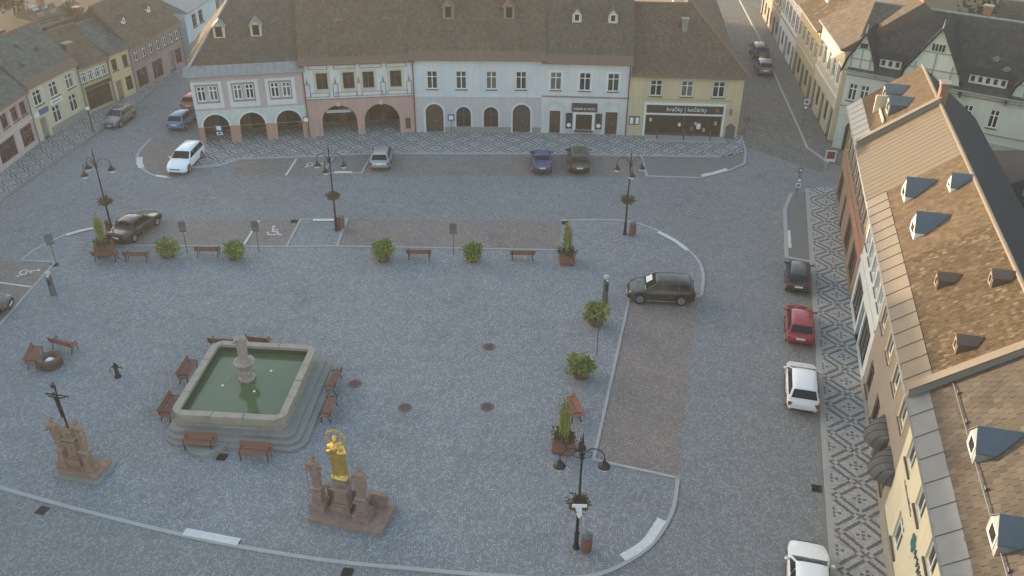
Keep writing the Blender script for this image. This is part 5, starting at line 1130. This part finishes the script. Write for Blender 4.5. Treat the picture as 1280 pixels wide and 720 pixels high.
def pedestal(b, x, y, w_, d_, hs):
    z = 0
    for (dw, h_) in hs: b.box(x - w_ / 2 - dw, x + w_ / 2 + dw, y - d_ / 2 - dw, y + d_ / 2 + dw, z + .001, z + h_); z += h_
    return z
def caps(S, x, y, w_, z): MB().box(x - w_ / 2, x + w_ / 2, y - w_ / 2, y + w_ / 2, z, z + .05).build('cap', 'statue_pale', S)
# group with the golden Madonna
S = E('statue_group', (-7.45, 30.55, .008), R(-14), 'red sandstone monument with three pedestals under the golden Madonna', 'monument')
MB().box(-1.85, 1.85, -.95, .95, 0, .22).build('base_slab', 'statue_red', S)
b = MB(); zt = pedestal(b, -.5, .25, .66, .6, ((.16, .5), (.08, .14), (.0, .95), (.1, .12), (-.05, .3))); b.build('pedestal', 'statue_red', S)
b = MB(); pedestal(b, -1.6, -.05, .48, .48, ((.14, .6), (.06, .1), (-.02, .58), (.07, .1), (-.04, .12))); b.build('pedestal', 'statue_red', S)
b = MB(); pedestal(b, .65, -.15, .5, .5, ((.14, .6), (.06, .1), (-.02, .58), (.07, .1), (-.04, .12))); b.build('pedestal', 'statue_red', S)
MB().box(-1.5, 1.5, .62, .88, .221, .95).build('back_wall', 'statue_red', S)
b = MB(); figure(b, (-1.6, -.05, 1.54), 1.78, .25, ((60, .25), (30, .05)), -.5, wide=1.0); tmp = b; tmp.tube([(-1.93, -.28, 1.6), (-1.95, -.26, 3.15)], .03, 6); carve(tmp.build('saint_statue', 'statue_red', S, True), .035)
b = MB(); figure(b, (.65, -.15, 1.54), 1.78, -.2, ((20, .1), (60, .3)), 0.2, wide=1.1); carve(b.build('saint_statue', 'statue_red', S, True), .03)
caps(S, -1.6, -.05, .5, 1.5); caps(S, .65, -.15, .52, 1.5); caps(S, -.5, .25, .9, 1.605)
g = E('golden_statue', (-7.45, 30.55, .008), R(-14), 'gilded Madonna with a starry halo standing on the middle pedestal', 'statue')
b = MB(); b.ell((-.5, .25, 2.16), (.42, .36, .2), 10); b.ell((-.25, .1, 2.14), (.2, .18, .14), 8); b.ell((-.76, .12, 2.12), (.2, .18, .14), 8); figure(b, (-.5, .25, 2.22), 2.25, .1, ((55, .22), (65, .15)), -.45, child=True, wide=1.22); carve(b.build('body', 'gold', g, True), .035)
hc = (-.6, .36, 4.34); hl = MB().tube([(hc[0] + .40 * math.cos(a), hc[1], hc[2] + .40 * math.sin(a)) for a in [2 * math.pi * i / 28 for i in range(29)]], .03, 6).build('halo', 'gold', g)
for i in range(18):
    a = 2 * math.pi * i / 18; MB().ell((hc[0] + .46 * math.cos(a), hc[1], hc[2] + .46 * math.sin(a)), (.06, .03, .06), 5).build('halo_star', 'gold', hl)
# group with the crucifix
S = E('crucifix_monument', (-21.2, 33.35, .008), R(-12), 'brown sandstone monument with two robed figures below a crucifix', 'monument')
MB().box(-1.25, 1.25, -.85, .85, 0, .16).build('base_slab', 'step_stone', S); MB().box(-1.05, 1.05, -.65, .65, .161, .32).build('base_slab', 'statue_brown', S)
b = MB(); pedestal(b, -.45, .2, .5, .5, ((.14, .75), (.05, .14), (.0, .8), (.1, .12), (-.06, .55), (.04, .14))); b.build('pedestal', 'statue_brown', S)
b = MB(); pedestal(b, -1.02, -.05, .36, .4, ((.12, .55), (.04, .1), (-.02, .65), (.05, .1))); b.build('pedestal', 'statue_brown', S)
b = MB(); pedestal(b, .4, -.1, .36, .4, ((.12, .55), (.04, .1), (-.02, .75), (.05, .1))); b.build('pedestal', 'statue_brown', S)
b = MB(); figure(b, (-1.02, -.05, 1.45), 1.75, .3, ((50, .25), (40, .2)), -.2, wide=.8); carve(b.build('mourner_statue', 'statue_brown', S, True), .035)
b = MB(); figure(b, (.4, -.1, 1.55), 1.8, -.3, ((50, .25), (40, .2)), -.3, wide=.85); carve(b.build('mourner_statue', 'statue_brown', S, True), .035)
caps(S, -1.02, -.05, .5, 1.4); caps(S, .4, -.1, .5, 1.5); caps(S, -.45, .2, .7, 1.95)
cr = E('crucifix', (-21.56, 33.43, .008), R(-12), 'slender black metal crucifix rising between the two robed figures', 'crucifix')
MB().tube([(-.1, .2, 2.5), (-.12, .2, 5.3)], [.05, .035], 8).build('upright', 'dark_bronze', cr); MB().tube([(-.72, .2, 4.55), (.5, .2, 4.55)], .035, 8).build('crossbar', 'dark_bronze', cr); MB().box(-.26, .02, .13, .16, 5.0, 5.18).build('title_board', 'dark_bronze', cr)
b = MB(); b.lathe([(.06, 3.25), (.07, 3.5), (.09, 3.85), (.11, 4.0), (.09, 4.15), (.13, 4.4), (.1, 4.52), (.045, 4.56)], 12, (-.12, .1, 0), sx=1, sy=.7); b.ell((-.16, .06, 4.7), (.075, .085, .1), 8)
for s_ in (-1, 1): b.tube([(-.12 + s_ * .1, .1, 4.46), (-.12 + s_ * .33, .1, 4.5), (-.12 + s_ * .56, .13, 4.57)], [.05, .04, .03], 7)
carve(b.build('figure', 'dark_bronze', cr, True), .025)
b = MB(); figure(b, (0, 0, 0), 1.75, .2, ((60, .3), (20, .0)), 0, wide=1.2)
st = carve(b.build('fountain_statue', 'pillar_stone', None, True), .035); tag(st, 'weathered pale stone figure standing on the bowl pedestal of the fountain', 'statue')
fm_ = Matrix.Rotation(R(-4), 3, 'Z') @ Vector((cx, cy, 0)); st.location = (-14.5 + fm_.x, 39.35 + fm_.y, 2.24)

# ------------------------------------------------------------------ cars
CARS = dict(
    hatch=dict(L=3.95, W=1.72, H=1.47, hood=.90, belt=.93, ws=(.27, .07), rear=(-.36, -.465), tail=.90, wb=2.5, r=.31),
    small=dict(L=3.6, W=1.66, H=1.48, hood=.92, belt=.94, ws=(.30, .10), rear=(-.37, -.475), tail=.92, wb=2.4, r=.30),
    estate=dict(L=4.75, W=1.82, H=1.50, hood=.90, belt=.95, ws=(.23, .07), rear=(-.42, -.485), tail=.95, wb=2.8, r=.33),
    sedan=dict(L=4.55, W=1.78, H=1.44, hood=.88, belt=.93, ws=(.22, .05), rear=(-.20, -.36), tail=.98, wb=2.7, r=.32),
    suv=dict(L=4.35, W=1.88, H=1.64, hood=1.02, belt=1.05, ws=(.25, .08), rear=(-.40, -.475), tail=1.05, wb=2.66, r=.37))
def lerp_tab(tab, x):
    for (x0, a), (x1, b) in zip(tab, tab[1:]):
        if x <= x1: return a + (b - a) * max(0, min(1, (x - x0) / (x1 - x0)))
    return tab[-1][1]
def make_car(style, paintm, label, loc, heading, trim=None, rails=False, plate=True, sunshade=False, group=None):
    k = CARS[style]; L, W_, Ht, r = k['L'], k['W'], k['H'], k['r']; hl = L / 2
    o = E('parked_car', (loc[0], loc[1], loc[2] if len(loc) > 2 else .012), R(heading), label, 'car', group)
    top = [(-hl, .62), (-hl + .03, k['tail'] - .12), (-hl + .14, k['tail']), (k['rear'][1] * L, k['tail'] + .0), (0, k['belt'] + .01), (k['ws'][0] * L, k['hood'] + .04), (hl - .5, k['hood'] - .1), (hl - .16, k['hood'] - .2), (hl - .03, .60), (hl, .50)]
    wid = [(-hl, .78), (-hl + .08, .90), (-hl + .4, .97), (-.2, 1.0), (hl - 1.0, .985), (hl - .4, .94), (hl - .12, .84), (hl, .66)]
    wx = (k['wb'] / 2 + .02, -k['wb'] / 2 + .02)
    xs = sorted(set([-hl + L * i / 64 for i in range(65)] + [-hl + .03, -hl + .08, hl - .03, hl - .08]))
    b = MB(); N = 0; vs = []
    for x in xs:
        zt = lerp_tab(top, x); w = W_ / 2 * lerp_tab(wid, x); z0 = .24 + .1 * max(0, (abs(x) - hl + .35) / .35)
        for c in wx:
            d = abs(x - c); ra = r + .07
            if d < ra: z0 = max(z0, r + math.sqrt(ra * ra - d * d) - .01)
        sec = [(w * .90, z0), (w * .985, z0 + (zt - z0) * .12), (w, z0 + (zt - z0) * .42), (w * .985, z0 + (zt - z0) * .72), (w * .945, z0 + (zt - z0) * .90), (w * .86, zt - .012), (w * .5, zt + .012), (0, zt + .02)]
        full = sec + [(-y, z) for y, z in sec[-2::-1]]; N = len(full); vs += [(x, y, z) for y, z in full]
    fs = [(i * N + q, i * N + (q + 1) % N, (i + 1) * N + (q + 1) % N, (i + 1) * N + q) for i in range(len(xs) - 1) for q in range(N)]
    fs += [tuple(range(N)), tuple(range((len(xs) - 1) * N, len(xs) * N))]
    b.add(vs, fs); body = b.build('body', paintm, o, True)
    # cabin
    x1, x2, x3, x4 = k['ws'][0] * L, k['ws'][1] * L, k['rear'][0] * L, k['rear'][1] * L; zb = k['belt']; wb_, wt = W_ / 2 * .93, W_ / 2 * .70
    ztop = [(x4, zb + .01), (x4 + (x3 - x4) * .9, Ht - .09), (x3 + .08, Ht - .045), ((x2 + x3) / 2, Ht), (x2 - .1, Ht - .03), (x2, Ht - .06), (x1, zb + .01)]
    st = [x4, x4 + (x3 - x4) * .5, x4 + (x3 - x4) * .9, x3 + .08, x3 * .6 + x2 * .4, (x2 + x3) / 2, x2 * .7 + x3 * .3, x2 - .1, x2, x2 + (x1 - x2) * .5, x1]
    def cw(z): return wb_ + (wt - wb_) * (z - zb) / (Ht - zb)
    b = MB(); vs = []
    for x in st:
        zt = lerp_tab(ztop, x); e = min(.07, (zt - zb) * .3); taper = 1 - .05 * max(0, (abs(x) - .8) / hl)
        sec = [(cw(zb) * taper, zb - .06), (cw(zt - e) * taper, zt - e), ((cw(zt) - .05) * taper, zt - e * .25), (cw(zt) * .6, zt + .012), (0, zt + .018)]
        full = sec + [(-y, z) for y, z in sec[-2::-1]]; N = len(full); vs += [(x, y, z) for y, z in full]
    b.add(vs, [(i * N + q, i * N + (q + 1) % N, (i + 1) * N + (q + 1) % N, (i + 1) * N + q) for i in range(len(st) - 1) for q in range(N)] + [tuple(range(N)), tuple(range((len(st) - 1) * N, len(st) * N))])
    cab = b.build('cabin', paintm, o, True); cab.modifiers.new('edges', 'EDGE_SPLIT').split_angle = R(28)
    body.modifiers.new('edges', 'EDGE_SPLIT').split_angle = R(40)
    def glassq(pts, name, off):
        n_ = len(pts); P = [Vector(p) for p in pts]; nr = (P[1] - P[0]).cross(P[-1] - P[0]).normalized()
        if nr.dot(off) < 0: nr = -nr
        b = MB(); b.add([p + nr * .022 for p in P] + [p - nr * .03 for p in P], [tuple(range(n_))] + [(i, (i + 1) % n_, n_ + (i + 1) % n_, n_ + i) for i in range(n_)]); return b.build(name, 'car_glass', cab)
    za, zc = zb + .06, Ht - .12
    def on(xa, xb, z): return xa + (xb - xa) * (z - zb) / (Ht - .06 - zb)
    f = .90
    glassq([(on(x1, x2, za), -cw(za) * f, za), (on(x1, x2, za), cw(za) * f, za), (on(x1, x2, zc + .03), cw(zc) * f, zc + .03), (on(x1, x2, zc + .03), -cw(zc) * f, zc + .03)], 'windscreen', Vector((1, 0, 1)))
    za2 = max(za, k['tail'] + .08)
    xr = lambda z: x4 + (x3 - x4) * .9 * (z - zb) / (Ht - .09 - zb)
    glassq([(xr(za2), -cw(za2) * .86, za2), (xr(za2), cw(za2) * .86, za2), (xr(zc), cw(zc) * .86, zc), (xr(zc), -cw(zc) * .86, zc)], 'rear_window', Vector((-1, 0, 1)))
    mid = x1 * .18 + x4 * .0 + x2 * .3 - .35
    segs = [(on(x1, x2, za) - .14, mid + .03, on(x1, x2, zc) - .12), (mid - .05, mid - 1.0, None), (mid - 1.08, xr(za) + .22, None)]
    for s_ in (-1, 1):
        for q, (xa, xb, xt) in enumerate(segs):
            xat = xt if xt is not None else xa; xbt = xb if q < 2 else xr(zc) + .16
            if q == 2 and xa - xb < .2: continue
            if xbt >= xat: continue
            glassq([(xa, s_ * cw(za), za), (xb, s_ * cw(za), za), (xbt, s_ * cw(zc), zc), (xat, s_ * cw(zc), zc)], 'side_window', Vector((0, s_, .3)))
        m = MB(); m.ell((x1 - .32, s_ * (W_ / 2 + .07), zb + .07), (.08, .11, .075), 7); m.box(x1 - .35, x1 - .27, min(s_ * W_ * .44, s_ * (W_ / 2 + .04)), max(s_ * W_ * .44, s_ * (W_ / 2 + .04)), zb + .0, zb + .05); m.build('wing_mirror', paintm, o, True)
        w0 = W_ / 2
        hz = k['hood'] - .28; hb_ = MB(); hb_.ell((hl - .27, s_ * w0 * .655, hz - .005), (.2, .15, .085), 8); hb_.build('headlight', 'headlight', o, True)
        tz = k['tail'] - .2; MB().boxm(Matrix.Translation((-hl + .075, s_ * w0 * .76, tz)) @ Matrix.Rotation(R(22) * s_, 4, 'Z'), .14, .24, .2 if style not in ('suv', 'estate') else .26).build('taillight', 'taillight', o)
        MB().box(-.9, .95, s_ * w0 * 1.0 - .012, s_ * w0 * 1.0 + .012, .30, .36).build('sill_trim', trim or 'rubber', o)
        if rails: MB().tube([(x2 - .15, s_ * wt * .86, Ht - .0), (x2 - .3, s_ * wt * .86, Ht + .05), (x3 + .35, s_ * wt * .86, Ht + .04), (x3 + .2, s_ * wt * .86, Ht - .02)], .022, 6).build('roof_rail', 'rim', o)
        for c in wx:
            y = s_ * (w0 - .135)
            b = MB(); prof = [(r * .62, -.1), (r * .96, -.1), (r, -.06), (r, .06), (r * .96, .1), (r * .62, .1)]; b.lathe(prof, 20); b.v = [(c + p[0], y + p[2], r + p[1]) for p in b.v]
            wh = b.build('wheel', 'rubber', o, True); wh.modifiers.new('edges', 'EDGE_SPLIT').split_angle = R(40)
            b = MB(); b.lathe([(r * .64, -.03), (r * .64, .03), (r * .55, .035), (r * .15, .02), (.01, .03)], 16); b.v = [(c + p[0], y + s_ * (p[2] + .075), r + p[1]) for p in b.v]; b.build('rim', 'rim', wh)
            b = MB()
            for q in range(5):
                a = q * 1.2566; b.beam((c + r * .6 * math.cos(a), y + s_ * .115, r + r * .6 * math.sin(a)), (c, y + s_ * .115, r), .05, .05, up=Vector((0, 1, 0)))
            b.build('spokes', 'rim', wh)
    if plate:
        MB().box(-hl - .02, -hl + .03, -.26, .26, .62, .73).build('number_plate', 'plate', o); MB().box(hl - .015, hl + .02, -.26, .26, .40, .5).build('number_plate', 'plate', o)
    MB().boxm(Matrix.Translation((hl - .04, 0, .57)) @ Matrix.Rotation(R(10), 4, 'Y'), .05, W_ * .46, .13).build('grille', 'rubber', o)
    MB().box(-hl + .0, -hl + .06, -W_ * .36, W_ * .36, .30, .42).build('bumper_trim', 'rubber', o)
    MB().box(hl - .1, hl + .004, -W_ * .28, W_ * .28, .26, .38).build('bumper_trim', 'rubber', o)
    if sunshade:
        zz = za + .05; MB().add([(on(x1, x2, zz) + .03, -cw(za) * .8, zz + .02), (on(x1, x2, zz) + .03, cw(za) * .1, zz + .02), (on(x1, x2, zc) + .03, cw(zc) * .1, zc + .0), (on(x1, x2, zc) + .03, -cw(zc) * .8, zc)], [(0, 1, 2, 3)]).build('sunshade', 'frame_white', cab)
    return o
def rowdir(Y, off): return (RK(Y) - off, Y, .012)
make_car('estate', 'car_white', 'white estate car standing at the corner of the patterned pavement', (-27.75, 70.4, .02), -94, group=None)
make_car('sedan', 'car_olive', 'black saloon car parked beside the lamp post and tall grass', (-27.65, 58.35), 74)
make_car('hatch', 'car_silver', 'silver hatchback parked nose in to the patterned pavement', (-11.25, 71.35), 91)
make_car('sedan', 'car_blue', 'dark blue car parked before the bluish white house', (2.4, 71.0), 91).scale = (.9, .97, 1)
make_car('suv', 'car_olive', 'dark off-road car with roof rails before the snack bar', (5.55, 71.2), 90, rails=True)
make_car('suv', 'car_brown', 'dark brown off-road car parked across the bay by the pillar', (9.72, 50.05), 176, trim='rim', sunshade=True)
make_car('small', 'car_black', 'small black hatchback parked next to the asphalt island', rowdir(52.2, 1.15), 76)
make_car('hatch', 'car_red', 'red hatchback parked along the patterned pavement', rowdir(46.4, 1.18), 76.5)
make_car('hatch', 'car_white', 'white hatchback parked behind the red car along the kerb', rowdir(40.2, 1.2), 76.5).scale = (1.06, 1.03, 1.02)
make_car('estate', 'car_white', 'white car by the kerb below the cream house with emblem', rowdir(26.3, 1.25), 76.5)
make_car('suv', 'car_grey', 'grey off-road car parked before the narrow beige shop', (-36.95, 79.9), -99).scale = (.86, .86, .86)
make_car('hatch', 'car_skyblue', 'sky blue car parked beside the pink corner house', (-30.9, 79.6), 85)
make_car('hatch', 'car_orange', 'orange red car parked behind the sky blue one', (-31.2, 84.6), 85)
make_car('hatch', 'car_grey', 'grey car parked up the side street nearer the square', (27.35, 96.9), 84)
make_car('suv', 'car_black', 'black car parked up the side street behind the grey one', (28.1, 102.3), 84)
make_car('hatch', 'car_black', 'black car in the parking bays by the wheelchair marking', (-33.75, 47.6), 8)
# ------------------------------------------------------------------ haze
hz, nth, bh = newmat('haze_air'); nth.nodes.remove(bh); pv = nth.nodes.new('ShaderNodeVolumePrincipled')
pv.inputs['Color'].default_value = (.95, .93, .90, 1); pv.inputs['Density'].default_value = .00052; pv.inputs['Anisotropy'].default_value = .25
nth.links.new(pv.outputs[0], nth.nodes['Material Output'].inputs['Volume']); MATS['haze_air'] = hz
hb = stuff(MB().box(-950, 950, -650, 1450, -1, 33).build('haze', 'haze_air')); tag(hb, 'thin warm morning haze hanging over the whole square', 'haze')
